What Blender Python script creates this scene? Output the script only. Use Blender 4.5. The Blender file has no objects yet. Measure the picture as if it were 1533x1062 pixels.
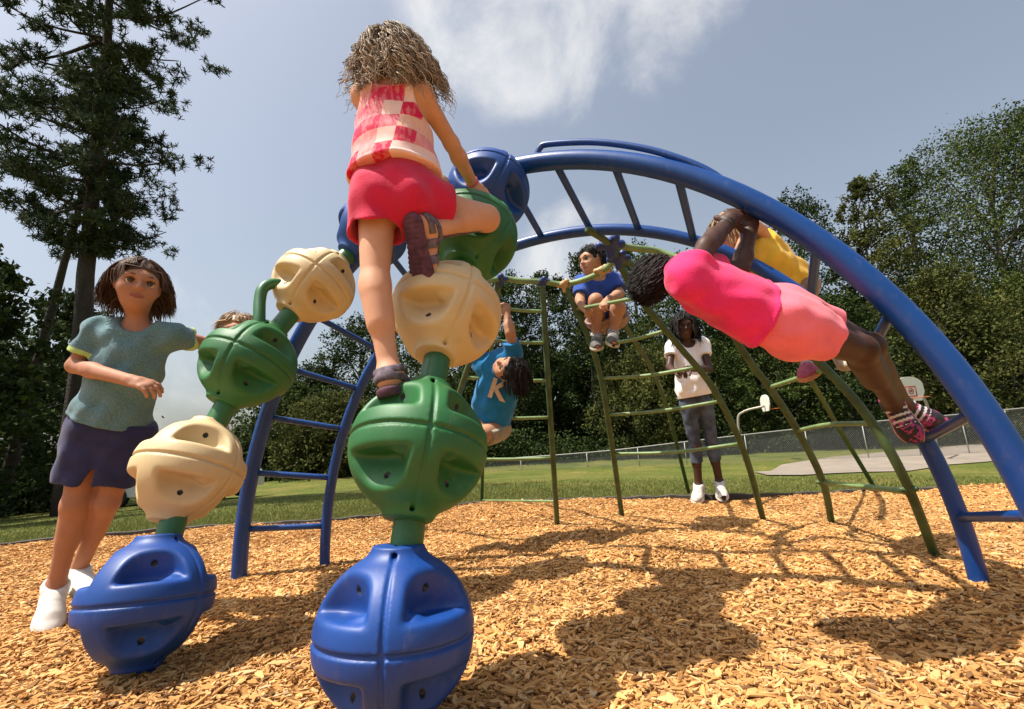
import bpy, bmesh, math, random
import numpy as np
from mathutils import Vector, Matrix

rng = np.random.default_rng(7)
random.seed(7)
S = bpy.context.scene
COL = S.collection

# ------------------------------------------------------------------ camera
FPX = 704.0
PITCH, ROLL, HC = .184, -.072, .63
cp, sp = math.cos(PITCH), math.sin(PITCH)
cr, sr = math.cos(ROLL), math.sin(ROLL)
FW = np.array([0, cp, sp]); _rt = np.array([1., 0, 0]); _up = np.array([0, -sp, cp])
RT = cr * _rt + sr * _up
UP = -sr * _rt + cr * _up
EYE = np.array([0, 0, HC])


def at(x, y, d):
    """survey point: sight line through (x, y) at forward distance d (metres)"""
    return EYE + d * (FW + (x - 766.5) / FPX * RT - (y - 531) / FPX * UP)


def ground_at(x, y, z=0.0):
    r = at(x, y, 1.0) - EYE
    return EYE + r * ((z - HC) / r[2])


def unit(v):
    v = np.asarray(v, float)
    return v / (np.linalg.norm(v) + 1e-12)


def lerp(a, b, t):
    return np.asarray(a) * (1 - t) + np.asarray(b) * t


cam_d = bpy.data.cameras.new('camera')
cam = bpy.data.objects.new('camera', cam_d)
COL.objects.link(cam)
cam.matrix_world = Matrix(((RT[0], UP[0], -FW[0], 0), (RT[1], UP[1], -FW[1], 0), (RT[2], UP[2], -FW[2], HC), (0, 0, 0, 1)))
cam_d.sensor_width = 36
cam_d.lens = FPX / 1533 * 36
cam_d.clip_start = .05
cam_d.clip_end = 3000
S.camera = cam

# ------------------------------------------------------------------ object helpers
WLOC = {}


def tag(o, label=None, cat=None, group=None, kind=None):
    for k, v in (('label', label), ('category', cat), ('group', group), ('kind', kind)):
        if v:
            o[k] = v
    return o


def thing(name, loc, label, cat, group=None):
    o = bpy.data.objects.new(name, None)
    o.empty_display_size = .1
    COL.objects.link(o)
    o.location = loc
    WLOC[o.name] = np.array(loc, float)
    return tag(o, label, cat, group)


def link(name, me, mats, parent=None, origin=None):
    o = bpy.data.objects.new(name, me)
    COL.objects.link(o)
    for m in (mats if isinstance(mats, (list, tuple)) else [mats]):
        me.materials.append(m)
    if parent is not None:
        o.parent = parent
    return o


def mesh_np(name, V, F, mats, parent=None, smooth=True, midx=None):
    """one mesh object from world-space arrays (F: m x 3 or m x 4)"""
    V = np.asarray(V, np.float32)
    base = WLOC[parent.name] if parent is not None else np.zeros(3)
    V = V - base.astype(np.float32)
    F = np.asarray(F, np.int32)
    k = F.shape[1]
    me = bpy.data.meshes.new(name)
    me.vertices.add(len(V)); me.vertices.foreach_set('co', V.ravel())
    me.loops.add(F.size); me.loops.foreach_set('vertex_index', F.ravel())
    me.polygons.add(len(F))
    me.polygons.foreach_set('loop_start', np.arange(0, F.size, k, dtype=np.int32))
    if midx is not None:
        me.polygons.foreach_set('material_index', np.asarray(midx, np.int32))
    me.polygons.foreach_set('use_smooth', np.full(len(F), smooth))
    me.update(); me.validate()
    o = link(name, me, mats, parent)
    WLOC[o.name] = base
    return o


class G:
    """collects small shapes for one mesh"""

    def __init__(s):
        s.v = []; s.f = []; s.m = []

    def add(s, V, F, m=0):
        n = len(s.v)
        s.v += [tuple(map(float, p)) for p in V]
        s.f += [tuple(int(i) + n for i in f) for f in F]
        s.m += [m] * len(F)
        return s

    def tube(s, path, rad, n=12, m=0, caps=True):
        V, F = tube_arrays(path, rad, n)
        k = len(V)
        F = [tuple(f) for f in F]
        if caps:
            F.append(tuple(range(n - 1, -1, -1)))
            F.append(tuple(range(k - n, k)))
        return s.add(V, F, m)

    def box(s, c, ax, half, m=0, bev=0.0):
        """box with axes ax (3x3 rows) and half sizes; chamfered by bev"""
        bm = bmesh.new()
        bmesh.ops.create_cube(bm, size=2)
        for v in bm.verts:
            v.co = Vector((v.co.x * half[0], v.co.y * half[1], v.co.z * half[2]))
        if bev > 0:
            bmesh.ops.bevel(bm, geom=list(bm.edges), offset=bev, segments=2, affect='EDGES', profile=.5)
        bm.verts.ensure_lookup_table()
        ax = np.asarray(ax, float)
        V = [np.asarray(c) + v.co.x * ax[0] + v.co.y * ax[1] + v.co.z * ax[2] for v in bm.verts]
        F = [[v.index for v in f.verts] for f in bm.faces]
        bm.free()
        return s.add(V, F, m)

    def prism(s, outline, depth, m=0):
        """outline: list of 3D points, extruded along the vector depth"""
        n = len(outline)
        V = [np.asarray(p) for p in outline] + [np.asarray(p) + depth for p in outline]
        F = [tuple(range(n - 1, -1, -1)), tuple(range(n, 2 * n))] + [(i, (i + 1) % n, (i + 1) % n + n, i + n) for i in range(n)]
        return s.add(V, F, m)

    def build(s, name, mats, parent=None, smooth=True, auto=None):
        base = WLOC[parent.name] if parent is not None else np.zeros(3)
        me = bpy.data.meshes.new(name)
        me.from_pydata([tuple(np.array(p) - base) for p in s.v], [], s.f)
        me.polygons.foreach_set('material_index', np.array(s.m, np.int32))
        me.update()
        bm = bmesh.new(); bm.from_mesh(me)
        bmesh.ops.recalc_face_normals(bm, faces=bm.faces)
        if smooth and auto:
            for e in bm.edges:
                if len(e.link_faces) == 2 and e.calc_face_angle(0) > math.radians(auto):
                    e.smooth = False
        bm.to_mesh(me); bm.free()
        me.polygons.foreach_set('use_smooth', np.full(len(me.polygons), smooth))
        o = link(name, me, mats, parent)
        WLOC[o.name] = base
        return o


def tube_arrays(path, rad, n=12):
    P = np.asarray(path, float)
    N = len(P)
    R = np.broadcast_to(np.asarray(rad, float), (N,))
    T = np.gradient(P, axis=0)
    T /= np.linalg.norm(T, axis=1)[:, None] + 1e-12
    a = np.array([0, 0, 1.]) if abs(T[0][2]) < .9 else np.array([1., 0, 0])
    u = unit(np.cross(T[0], a))
    V = np.zeros((N, n, 3))
    th = np.arange(n) * 2 * np.pi / n
    for i in range(N):
        u = unit(u - T[i] * (u @ T[i]))
        w = np.cross(T[i], u)
        V[i] = P[i] + R[i] * (np.cos(th)[:, None] * u + np.sin(th)[:, None] * w)
    I = np.arange(N - 1)[:, None] * n; j = np.arange(n)[None]; jn = (j + 1) % n
    F = np.stack([I + j, I + jn, I + n + jn, I + n + j], -1).reshape(-1, 4)
    return V.reshape(-1, 3), F


def spline(pts, n=24):
    """Catmull-Rom through pts"""
    P = np.asarray(pts, float)
    if len(P) == 2:
        return np.linspace(P[0], P[1], n)
    P = np.vstack([2 * P[0] - P[1], P, 2 * P[-1] - P[-2]])
    out = []
    segs = len(P) - 3
    for q in np.linspace(0, segs - 1e-6, n):
        i = int(q); t = q - i
        a, b, c, d = P[i:i + 4]
        out.append(.5 * (2 * b + (c - a) * t + (2 * a - 5 * b + 4 * c - d) * t * t + (3 * b - a - 3 * c + d) * t ** 3))
    return np.array(out)


# ------------------------------------------------------------------ materials
def new_mat(name):
    m = bpy.data.materials.new(name)
    m.use_nodes = True
    nt = m.node_tree
    return m, nt, nt.nodes['Principled BSDF']


def N(nt, t, **kw):
    n = nt.nodes.new(t)
    for k, v in kw.items():
        if k in n.inputs:
            n.inputs[k].default_value = v
        else:
            setattr(n, k, v)
    return n


def ramp(nt, fac, stops, interp='LINEAR'):
    r = nt.nodes.new('ShaderNodeValToRGB')
    r.color_ramp.interpolation = interp
    e = r.color_ramp.elements
    while len(e) < len(stops):
        e.new(.5)
    for el, (p, c) in zip(e, stops):
        el.position = p; el.color = (*c[:3], 1)
    nt.links.new(fac, r.inputs['Fac'])
    return r.outputs['Color']


def noise(nt, scale, detail=4, rough=.55, coord='Object', stretch=None):
    tc = nt.nodes.new('ShaderNodeTexCoord')
    n = N(nt, 'ShaderNodeTexNoise', Scale=scale, Detail=detail, Roughness=rough)
    if stretch:
        mp = nt.nodes.new('ShaderNodeMapping'); mp.inputs['Scale'].default_value = stretch
        nt.links.new(tc.outputs[coord], mp.inputs['Vector']); nt.links.new(mp.outputs[0], n.inputs['Vector'])
    else:
        nt.links.new(tc.outputs[coord], n.inputs['Vector'])
    return n


def bump(nt, bsdf, src, strength, dist):
    b = N(nt, 'ShaderNodeBump', Strength=strength, Distance=dist)
    nt.links.new(src, b.inputs['Height'])
    nt.links.new(b.outputs['Normal'], bsdf.inputs['Normal'])
    return b


def mat_basic(name, c, rough=.5, var=.15, scale=6., bump_s=.0, bump_scale=60., bump_d=.002, metal=0., spec=.5, sss=0., stretch=None, detail=5):
    m, nt, b = new_mat(name)
    n = noise(nt, scale, detail, stretch=stretch)
    lo = [max(0, x * (1 - var)) for x in c]; hi = [min(1, x * (1 + var)) for x in c]
    nt.links.new(ramp(nt, n.outputs['Fac'], [(.3, lo), (.7, hi)]), b.inputs['Base Color'])
    b.inputs['Roughness'].default_value = rough
    b.inputs['Metallic'].default_value = metal
    b.inputs['Specular IOR Level'].default_value = spec
    if sss:
        b.inputs['Subsurface Weight'].default_value = sss
        b.inputs['Subsurface Radius'].default_value = (.012, .004, .002)
        b.inputs['Subsurface Scale'].default_value = 1.0
    if bump_s:
        n2 = noise(nt, bump_scale, 4)
        bump(nt, b, n2.outputs['Fac'], bump_s, bump_d)
    return m


def mat_island(name, c0, c1, rough=.6, mid=None, transl=0., spec=.3, big=None):
    """colour varies from piece to piece (leaf, chip, lock of hair)"""
    m, nt, b = new_mat(name)
    g = nt.nodes.new('ShaderNodeNewGeometry')
    st = [(0, c0), (1, c1)] if mid is None else [(0, c0), (.5, mid), (1, c1)]
    col = ramp(nt, g.outputs['Random Per Island'], st)
    if big:
        n = noise(nt, big, 2)
        mx = N(nt, 'ShaderNodeMix', data_type='RGBA', blend_type='MULTIPLY')
        mx.inputs['Factor'].default_value = 1
        nt.links.new(col, mx.inputs['A'])
        nt.links.new(ramp(nt, n.outputs['Fac'], [(.35, (.62, .66, .6)), (.65, (1.25, 1.18, 1.0))]), mx.inputs['B'])
        col = mx.outputs['Result']
    nt.links.new(col, b.inputs['Base Color'])
    b.inputs['Roughness'].default_value = rough
    b.inputs['Specular IOR Level'].default_value = spec
    if transl:
        tr = nt.nodes.new('ShaderNodeBsdfTranslucent')
        nt.links.new(col, tr.inputs['Color'])
        ms = N(nt, 'ShaderNodeMixShader'); ms.inputs[0].default_value = transl
        nt.links.new(b.outputs[0], ms.inputs[1]); nt.links.new(tr.outputs[0], ms.inputs[2])
        nt.links.new(ms.outputs[0], nt.nodes['Material Output'].inputs['Surface'])
    return m


def mat_cloth(name, c, var=.1, weave=900., rough=.85, heather=None):
    m, nt, b = new_mat(name)
    n = noise(nt, 220 if heather else 9., 4)
    lo = [x * (1 - var) for x in c]; hi = heather or [min(1, x * (1 + var)) for x in c]
    nt.links.new(ramp(nt, n.outputs['Fac'], [(.35, lo), (.65, hi)]), b.inputs['Base Color'])
    b.inputs['Roughness'].default_value = rough
    b.inputs['Specular IOR Level'].default_value = .25
    b.inputs['Sheen Weight'].default_value = .15
    n2 = noise(nt, 260., 3); n3 = noise(nt, 14., 3)
    ad = N(nt, 'ShaderNodeMath', operation='MULTIPLY_ADD')
    nt.links.new(n3.outputs['Fac'], ad.inputs[0]); ad.inputs[1].default_value = 2.5
    nt.links.new(n2.outputs['Fac'], ad.inputs[2])
    bump(nt, b, ad.outputs[0], .32, .005)
    return m


def mat_skin(name, c, rough=.6):
    m, nt, b = new_mat(name)
    n = noise(nt, 16., 5); n2 = noise(nt, 180., 3)
    nt.links.new(ramp(nt, n.outputs['Fac'], [(.3, [c[0] * .93, c[1] * .89, c[2] * .87]), (.55, c), (.75, [min(1, c[0] * 1.08), c[1] * 1.06, c[2] * 1.05])]), b.inputs['Base Color'])
    b.inputs['Roughness'].default_value = rough
    b.inputs['Specular IOR Level'].default_value = .3
    b.inputs['Subsurface Weight'].default_value = .12
    b.inputs['Subsurface Radius'].default_value = (.010, .0035, .0018)
    b.inputs['Subsurface Scale'].default_value = 1.0
    bump(nt, b, n2.outputs['Fac'], .12, .001)
    return m


# ------------------------------------------------------------------ implicit surfaces
class Field:
    def __init__(s, lo, hi, h):
        s.lo = np.asarray(lo, float) - 3 * h; s.h = h
        s.n = np.ceil((np.asarray(hi, float) + 3 * h - s.lo) / h).astype(int) + 1
        s.f = np.full(s.n, .06, np.float32)
        s.ax = [(s.lo[i] + h * np.arange(s.n[i])).astype(np.float32) for i in range(3)]

    def sub(s, lo, hi, m):
        a = np.clip(np.floor((np.asarray(lo) - m - s.lo) / s.h).astype(int), 0, s.n - 1)
        b = np.clip(np.ceil((np.asarray(hi) + m - s.lo) / s.h).astype(int) + 1, 1, s.n)
        sl = tuple(slice(a[i], b[i]) for i in range(3))
        P = (s.ax[0][sl[0]][:, None, None], s.ax[1][sl[1]][None, :, None], s.ax[2][sl[2]][None, None, :])
        return sl, P

    def add(s, prim, k=.02, inf=0., op='add'):
        lo, hi = prim_box(prim, inf)
        sl, P = s.sub(lo, hi, k + 3 * s.h + (.05 if op == 'add' else 0))
        if 0 in s.f[sl].shape:
            return s
        d = prim_eval(prim, P) - inf
        a = s.f[sl]
        if op == 'add':
            h = np.maximum(k - np.abs(a - d), 0) / max(k, 1e-6)
            s.f[sl] = np.minimum(a, d) - h * h * k * .25
        else:
            h = np.maximum(k - np.abs(-a - d), 0) / max(k, 1e-6)
            s.f[sl] = -(np.minimum(-a, d) - h * h * k * .25)
        return s

    def cut(s, p, n, k=.004):
        """remove what lies on the side n of the plane through p"""
        n = unit(n); p = np.asarray(p, float)
        X, Y, Z = s.ax
        d = (X[:, None, None] - p[0]) * n[0] + (Y[None, :, None] - p[1]) * n[1] + (Z[None, None, :] - p[2]) * n[2]
        d = d.astype(np.float32)
        h = np.maximum(k - np.abs(s.f - d), 0) / k
        s.f = np.maximum(s.f, d) + h * h * k * .25
        return s

    def wrinkle(s, amp, specs):
        X, Y, Z = s.ax
        acc = 0
        for kx, ky, kz, ph in specs:
            acc = acc + np.sin(kx * X[:, None, None] + ky * Y[None, :, None] + kz * Z[None, None, :] + ph)
        m = np.abs(s.f) < .05
        s.f = np.where(m, s.f + (amp / max(1, len(specs)) * 1.6) * acc, s.f).astype(np.float32)
        return s

    def mesh(s):
        return surface_nets(s.f, s.lo, s.h)


def prim_box(p, inf):
    t = p[0]
    if t in ('rc', 'fc'):
        a, b, ra, rb = p[1:5]
        r = max(ra, rb) + inf
        return np.minimum(a, b) - r, np.maximum(a, b) + r
    if t == 'el':
        c, r, M = p[1:4]
        e = np.sqrt(((np.asarray(M) * np.asarray(r)[:, None]) ** 2).sum(0)) + inf
        return np.asarray(c) - e, np.asarray(c) + e
    if t == 'fn':
        return p[2], p[3]


def prim_eval(p, P):
    t = p[0]
    X, Y, Z = P
    if t == 'rc' or t == 'fc':
        a, b, ra, rb = p[1:5]
        a = np.asarray(a, float); ab = np.asarray(b, float) - a
        L2 = float(ab @ ab) + 1e-12
        x = X - a[0]; y = Y - a[1]; z = Z - a[2]
        tt0 = (x * ab[0] + y * ab[1] + z * ab[2]) / L2
        tt = np.clip(tt0, 0, 1)
        d = np.sqrt((x - tt * ab[0]) ** 2 + (y - tt * ab[1]) ** 2 + (z - tt * ab[2]) ** 2) - (ra + (rb - ra) * tt)
        if t == 'fc':
            L = math.sqrt(L2)
            d = np.maximum(d, (tt0 - 1) * L)
            if len(p) > 5 and p[5]:
                d = np.maximum(d, -tt0 * L)
        return d.astype(np.float32)
    if t == 'el':
        c, r, M = p[1:4]
        x = X - c[0]; y = Y - c[1]; z = Z - c[2]
        k0 = 0; k1 = 0
        for i in range(3):
            q = x * M[i][0] + y * M[i][1] + z * M[i][2]
            k0 = k0 + (q / r[i]) ** 2
            k1 = k1 + (q / (r[i] * r[i])) ** 2
        k0 = np.sqrt(k0); k1 = np.sqrt(k1) + 1e-9
        return (k0 * (k0 - 1) / k1).astype(np.float32)
    if t == 'fn':
        return p[1](X, Y, Z).astype(np.float32)


def surface_nets(f, lo, h):
    s = f < 0
    nx, ny, nz = f.shape
    cnt = np.zeros((nx - 1, ny - 1, nz - 1), np.uint8)
    offs = [(i, j, k) for i in (0, 1) for j in (0, 1) for k in (0, 1)]
    for o in offs:
        cnt += s[o[0]:nx - 1 + o[0], o[1]:ny - 1 + o[1], o[2]:nz - 1 + o[2]]
    act = (cnt > 0) & (cnt < 8)
    idx = np.argwhere(act)
    val = {o: f[idx[:, 0] + o[0], idx[:, 1] + o[1], idx[:, 2] + o[2]] for o in offs}
    acc = np.zeros((len(idx), 3)); num = np.zeros(len(idx))
    for a in offs:
        for ax in range(3):
            if a[ax] == 1:
                continue
            b = list(a); b[ax] = 1; b = tuple(b)
            va, vb = val[a], val[b]
            m = (va < 0) != (vb < 0)
            t = np.where(m, va / np.where(m, va - vb, 1), 0)
            pos = np.array(a, float)[None] + t[:, None] * (np.array(b) - np.array(a))[None]
            acc += pos * m[:, None]; num += m
    V = lo + h * (idx + acc / num[:, None])
    ids = np.full(act.shape, -1, np.int32)
    ids[act] = np.arange(len(idx))
    Fs = []
    for ax in range(3):
        sl0 = [slice(None)] * 3; sl1 = [slice(None)] * 3
        sl0[ax] = slice(0, -1); sl1[ax] = slice(1, None)
        cr_ = s[tuple(sl0)] != s[tuple(sl1)]
        e = np.argwhere(cr_)
        u, v = [(1, 2), (2, 0), (0, 1)][ax]
        ok = (e[:, u] > 0) & (e[:, v] > 0) & (e[:, u] < f.shape[u] - 1) & (e[:, v] < f.shape[v] - 1)
        e = e[ok]
        q = []
        for du, dv in ((-1, -1), (0, -1), (0, 0), (-1, 0)):
            c = e.copy(); c[:, u] += du; c[:, v] += dv
            q.append(ids[c[:, 0], c[:, 1], c[:, 2]])
        q = np.stack(q, 1)
        ins = s[e[:, 0], e[:, 1], e[:, 2]]
        q[~ins] = q[~ins][:, ::-1]
        Fs.append(q)
    F = np.vstack(Fs)
    F = F[(F >= 0).all(1)]
    return V, F


def relax(V, F, it=1, lam=.5):
    for _ in range(it):
        acc = np.zeros_like(V); n = np.zeros(len(V))
        for i in range(4):
            j = (i + 1) % 4
            np.add.at(acc, F[:, i], V[F[:, j]]); np.add.at(n, F[:, i], 1)
            np.add.at(acc, F[:, j], V[F[:, i]]); np.add.at(n, F[:, j], 1)
        V = V * (1 - lam) + lam * acc / n[:, None]
    return V


def noise2(x, y, seed=0, octv=3, f0=1.0):
    r = np.random.default_rng(seed)
    z = 0
    for o in range(octv):
        for _ in range(4):
            a = r.uniform(0, 2 * np.pi); ph = r.uniform(0, 6.28); f = f0 * 2 ** o * r.uniform(.7, 1.4)
            z = z + np.sin((x * np.cos(a) + y * np.sin(a)) * f + ph) / 2 ** o / 4
    return z
# ------------------------------------------------------------------ light and sky
SUN_EL, SUN_AZ = math.radians(65), math.radians(-104)     # azimuth from +Y towards +X; the sun stands on the left
SUN_DIR = np.array([math.cos(SUN_EL) * math.sin(SUN_AZ), math.cos(SUN_EL) * math.cos(SUN_AZ), math.sin(SUN_EL)])
sd = bpy.data.lights.new('sun', 'SUN')
sd.energy = 4.6; sd.angle = math.radians(.55); sd.color = (1.0, .93, .82)
so = bpy.data.objects.new('sun', sd); COL.objects.link(so)
so.rotation_euler = Vector(SUN_DIR).to_track_quat('Z', 'Y').to_euler()

W = bpy.data.worlds.new('World'); S.world = W; W.use_nodes = True
nt = W.node_tree
bg = nt.nodes['Background']
sky = N(nt, 'ShaderNodeTexSky', sky_type='NISHITA')
sky.sun_disc = False; sky.sun_elevation = SUN_EL; sky.sun_rotation = SUN_AZ
sky.air_density = 1.3; sky.dust_density = 4.0; sky.ozone_density = 1.6
hs = N(nt, 'ShaderNodeHueSaturation'); hs.inputs['Saturation'].default_value = .66; hs.inputs['Value'].default_value = 1.06
nt.links.new(sky.outputs[0], hs.inputs['Color'])
tc = nt.nodes.new('ShaderNodeTexCoord')
n1 = N(nt, 'ShaderNodeTexNoise', Scale=4.2, Detail=9., Roughness=.62, Distortion=.35)
nt.links.new(tc.outputs['Generated'], n1.inputs['Vector'])
tot = None
# soft cumulus banks: direction, inner and outer angle (cosine), weight
for (x, y, c0, c1, w) in ((800, 20, .968, .997, 1.22), (690, -60, .972, .997, 1.05), (950, -30, .970, .996, 1.0), (830, 110, .986, .9985, .8),
                          (850, 380, .985, .9985, .95), (610, 130, .985, .999, .45), (1010, 70, .994, .9995, .55), (275, 490, .992, .999, .7),
                          (250, 640, .985, .999, .8), (60, 60, .985, .999, .2), (1340, 330, .98, .998, .5)):
    dv = unit(at(x, y, 1) - EYE)
    vm = N(nt, 'ShaderNodeVectorMath', operation='DOT_PRODUCT'); vm.inputs[1].default_value = dv
    nt.links.new(tc.outputs['Generated'], vm.inputs[0])
    mr = N(nt, 'ShaderNodeMapRange', interpolation_type='SMOOTHSTEP'); mr.inputs['From Min'].default_value = c0; mr.inputs['From Max'].default_value = c1
    mr.inputs['To Max'].default_value = w
    nt.links.new(vm.outputs['Value'], mr.inputs['Value'])
    if tot is None:
        tot = mr.outputs[0]
    else:
        ad = N(nt, 'ShaderNodeMath', operation='MAXIMUM')
        nt.links.new(tot, ad.inputs[0]); nt.links.new(mr.outputs[0], ad.inputs[1]); tot = ad.outputs[0]
a1 = N(nt, 'ShaderNodeMath', operation='MULTIPLY_ADD'); nt.links.new(n1.outputs['Fac'], a1.inputs[0]); a1.inputs[1].default_value = 2.6; a1.inputs[2].default_value = -1.78
a2 = N(nt, 'ShaderNodeMath', operation='ADD'); nt.links.new(a1.outputs[0], a2.inputs[0]); nt.links.new(tot, a2.inputs[1])
cm = N(nt, 'ShaderNodeMapRange', interpolation_type='SMOOTHSTEP'); cm.inputs['From Min'].default_value = .0; cm.inputs['From Max'].default_value = 1.15; cm.inputs['To Max'].default_value = .78
nt.links.new(a2.outputs[0], cm.inputs['Value'])
mx = N(nt, 'ShaderNodeMix', data_type='RGBA')
nt.links.new(cm.outputs[0], mx.inputs['Factor']); nt.links.new(hs.outputs[0], mx.inputs['A']); mx.inputs['B'].default_value = (7.0, 6.9, 6.7, 1)
nt.links.new(mx.outputs['Result'], bg.inputs['Color'])
bg.inputs['Strength'].default_value = .085

S.view_settings.view_transform = 'Standard'
S.view_settings.look = 'None'
S.view_settings.exposure = .8
S.view_settings.gamma = 1.0
S.cycles.use_adaptive_sampling = True
S.cycles.max_bounces = 6
S.cycles.transparent_max_bounces = 16
S.cycles.sample_clamp_indirect = 6

# ------------------------------------------------------------------ ground
EDGE_PX = [(0, 818), (130, 806), (250, 795), (365, 788), (480, 782), (600, 771), (700, 757), (830, 751), (950, 748), (1050, 745), (1160, 744), (1300, 738), (1420, 734), (1533, 732)]
EDGE = [ground_at(*p)[:2] for p in EDGE_PX]
EDGE = [(-6.9, 3.2), (-6.0, 4.25)] + [tuple(p) for p in EDGE] + [(4.6, 3.3), (5.6, 2.2), (6.2, 0.2), (5.6, -2.6), (3.4, -4.6), (0, -5.2), (-3.6, -4.6), (-6.2, -2.4), (-7.2, .6)]
EC = np.array([0.0, 1.0])
_E = spline(np.array([(*p, 0) for p in EDGE + EDGE[:1]]), 400)[:, :2]
_Ea = np.arctan2(_E[:, 1] - EC[1], _E[:, 0] - EC[0]); _Er = np.hypot(_E[:, 1] - EC[1], _E[:, 0] - EC[0])
_o = np.argsort(_Ea); _Ea = _Ea[_o]; _Er = _Er[_o]


def edge_r(a):
    return np.interp(a, _Ea, _Er, period=2 * np.pi)


def mulch_z(x, y):
    return .030 * noise2(x, y, 3, 3, 2.0) + .012 * noise2(x, y, 5, 2, 9.)


def terrain(x, y):
    x = np.asarray(x, float); y = np.asarray(y, float)
    a = np.arctan2(y - EC[1], x - EC[0]); r = np.hypot(x - EC[0], y - EC[1])
    D = np.maximum(r - edge_r(a), 0)
    t = np.clip(np.arctan2(x, np.maximum(y, .1)) / .75, -1, 1)
    s = np.where(y > 0, .047 + np.where(t > 0, .030, .018) * t, .03)
    Dm = 15.
    z = -s * (np.minimum(D, Dm) - .9 * np.exp(-D / .9) + .9) + .012 * np.maximum(D - Dm, 0) * np.exp(-D / 60.)
    return z + .03 * noise2(x, y, 11, 2, .5) * np.clip(D / 3, 0, 1) - .012


def march(x, y):
    """where the sight line through (x, y) meets the terrain"""
    r = at(x, y, 1.0) - EYE
    ts = np.linspace(1.5, 80, 4000)
    P = EYE + ts[:, None] * r
    h = P[:, 2] - terrain(P[:, 0], P[:, 1])
    k = np.argmax(h < 0) if (h < 0).any() else 1600
    return P[k]


na, radii = 240, np.concatenate([np.linspace(.001, .9, 8), np.linspace(.95, 1.1, 8), np.geomspace(1.15, 5, 50), np.geomspace(5.5, 120, 26)])
ang = np.linspace(-np.pi, np.pi, na, endpoint=False)
er = edge_r(ang)
V = [(EC[0], EC[1], -.09)]
for q in radii:
    x = EC[0] + er * q * np.cos(ang); y = EC[1] + er * q * np.sin(ang)
    z = terrain(x, y) if q >= .999 else np.full(na, -.09)
    V += list(np.stack([x, y, z], 1))
F = []
for i in range(na):
    F.append((0, 1 + i, 1 + (i + 1) % na, 0))
I = 1 + np.arange(len(radii) - 1)[:, None] * na; j = np.arange(na)[None]; jn = (j + 1) % na
F4 = np.stack([I + j, I + na + j, I + na + jn, I + jn], -1).reshape(-1, 4)
m, nt, b = new_mat('lawn')
n1 = noise(nt, .55, 5); n2 = noise(nt, 9., 5)
c1 = ramp(nt, n1.outputs['Fac'], [(.3, (.07, .098, .018)), (.5, (.125, .142, .030)), (.7, (.20, .17, .052))])
c2 = ramp(nt, n2.outputs['Fac'], [(.3, (.55, .55, .5)), (.7, (1.25, 1.25, 1.2))])
mm = N(nt, 'ShaderNodeMix', data_type='RGBA', blend_type='MULTIPLY'); mm.inputs['Factor'].default_value = 1
nt.links.new(c1, mm.inputs['A']); nt.links.new(c2, mm.inputs['B']); nt.links.new(mm.outputs['Result'], b.inputs['Base Color'])
b.inputs['Roughness'].default_value = .9; b.inputs['Specular IOR Level'].default_value = .15
n3 = noise(nt, 60., 4); bump(nt, b, n3.outputs['Fac'], .8, .05)
M_LAWN = m
tri = np.array([f[:3] for f in F])
F4 = np.vstack([F4])
g = mesh_np('ground', V, F4, M_LAWN)
g['kind'] = 'structure'

# mulch bed
rr = np.concatenate([np.linspace(.0005, .97, 92), [.985, .998]])
V = []
for q in rr:
    x = EC[0] + er * q * np.cos(ang); y = EC[1] + er * q * np.sin(ang)
    V += list(np.stack([x, y, mulch_z(x, y) * (1 if q < .97 else .5) - (0 if q < .99 else .03)], 1))
I = np.arange(len(rr) - 1)[:, None] * na
F4 = np.stack([I + j, I + na + j, I + na + jn, I + jn], -1).reshape(-1, 4)
m, nt, b = new_mat('mulch')
tcn = nt.nodes.new('ShaderNodeTexCoord')
vo = N(nt, 'ShaderNodeTexVoronoi', Scale=38.); mp = nt.nodes.new('ShaderNodeMapping')
nn = noise(nt, 6., 3)
vadd = N(nt, 'ShaderNodeMix', data_type='VECTOR'); vadd.inputs['Factor'].default_value = .12
nt.links.new(tcn.outputs['Object'], vadd.inputs['A']); nt.links.new(nn.outputs['Color'], vadd.inputs['B'])
nt.links.new(vadd.outputs['Result'], vo.inputs['Vector'])
sep = nt.nodes.new('ShaderNodeSeparateColor'); nt.links.new(vo.outputs['Color'], sep.inputs[0])
cc = ramp(nt, sep.outputs[0], [(0, (.22, .10, .03)), (.35, (.44, .22, .072)), (.7, (.55, .29, .10)), (1, (.64, .38, .15))])
nt.links.new(cc, b.inputs['Base Color']); b.inputs['Roughness'].default_value = .85; b.inputs['Specular IOR Level'].default_value = .2
nf = noise(nt, 70., 5); am = N(nt, 'ShaderNodeMath', operation='ADD'); nt.links.new(nf.outputs['Fac'], am.inputs[0]); nt.links.new(sep.outputs[1], am.inputs[1])
bump(nt, b, am.outputs[0], .9, .02)
M_MULCH = m
mu = mesh_np('mulch_bed', V, F4, M_MULCH); mu['kind'] = 'structure'


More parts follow.
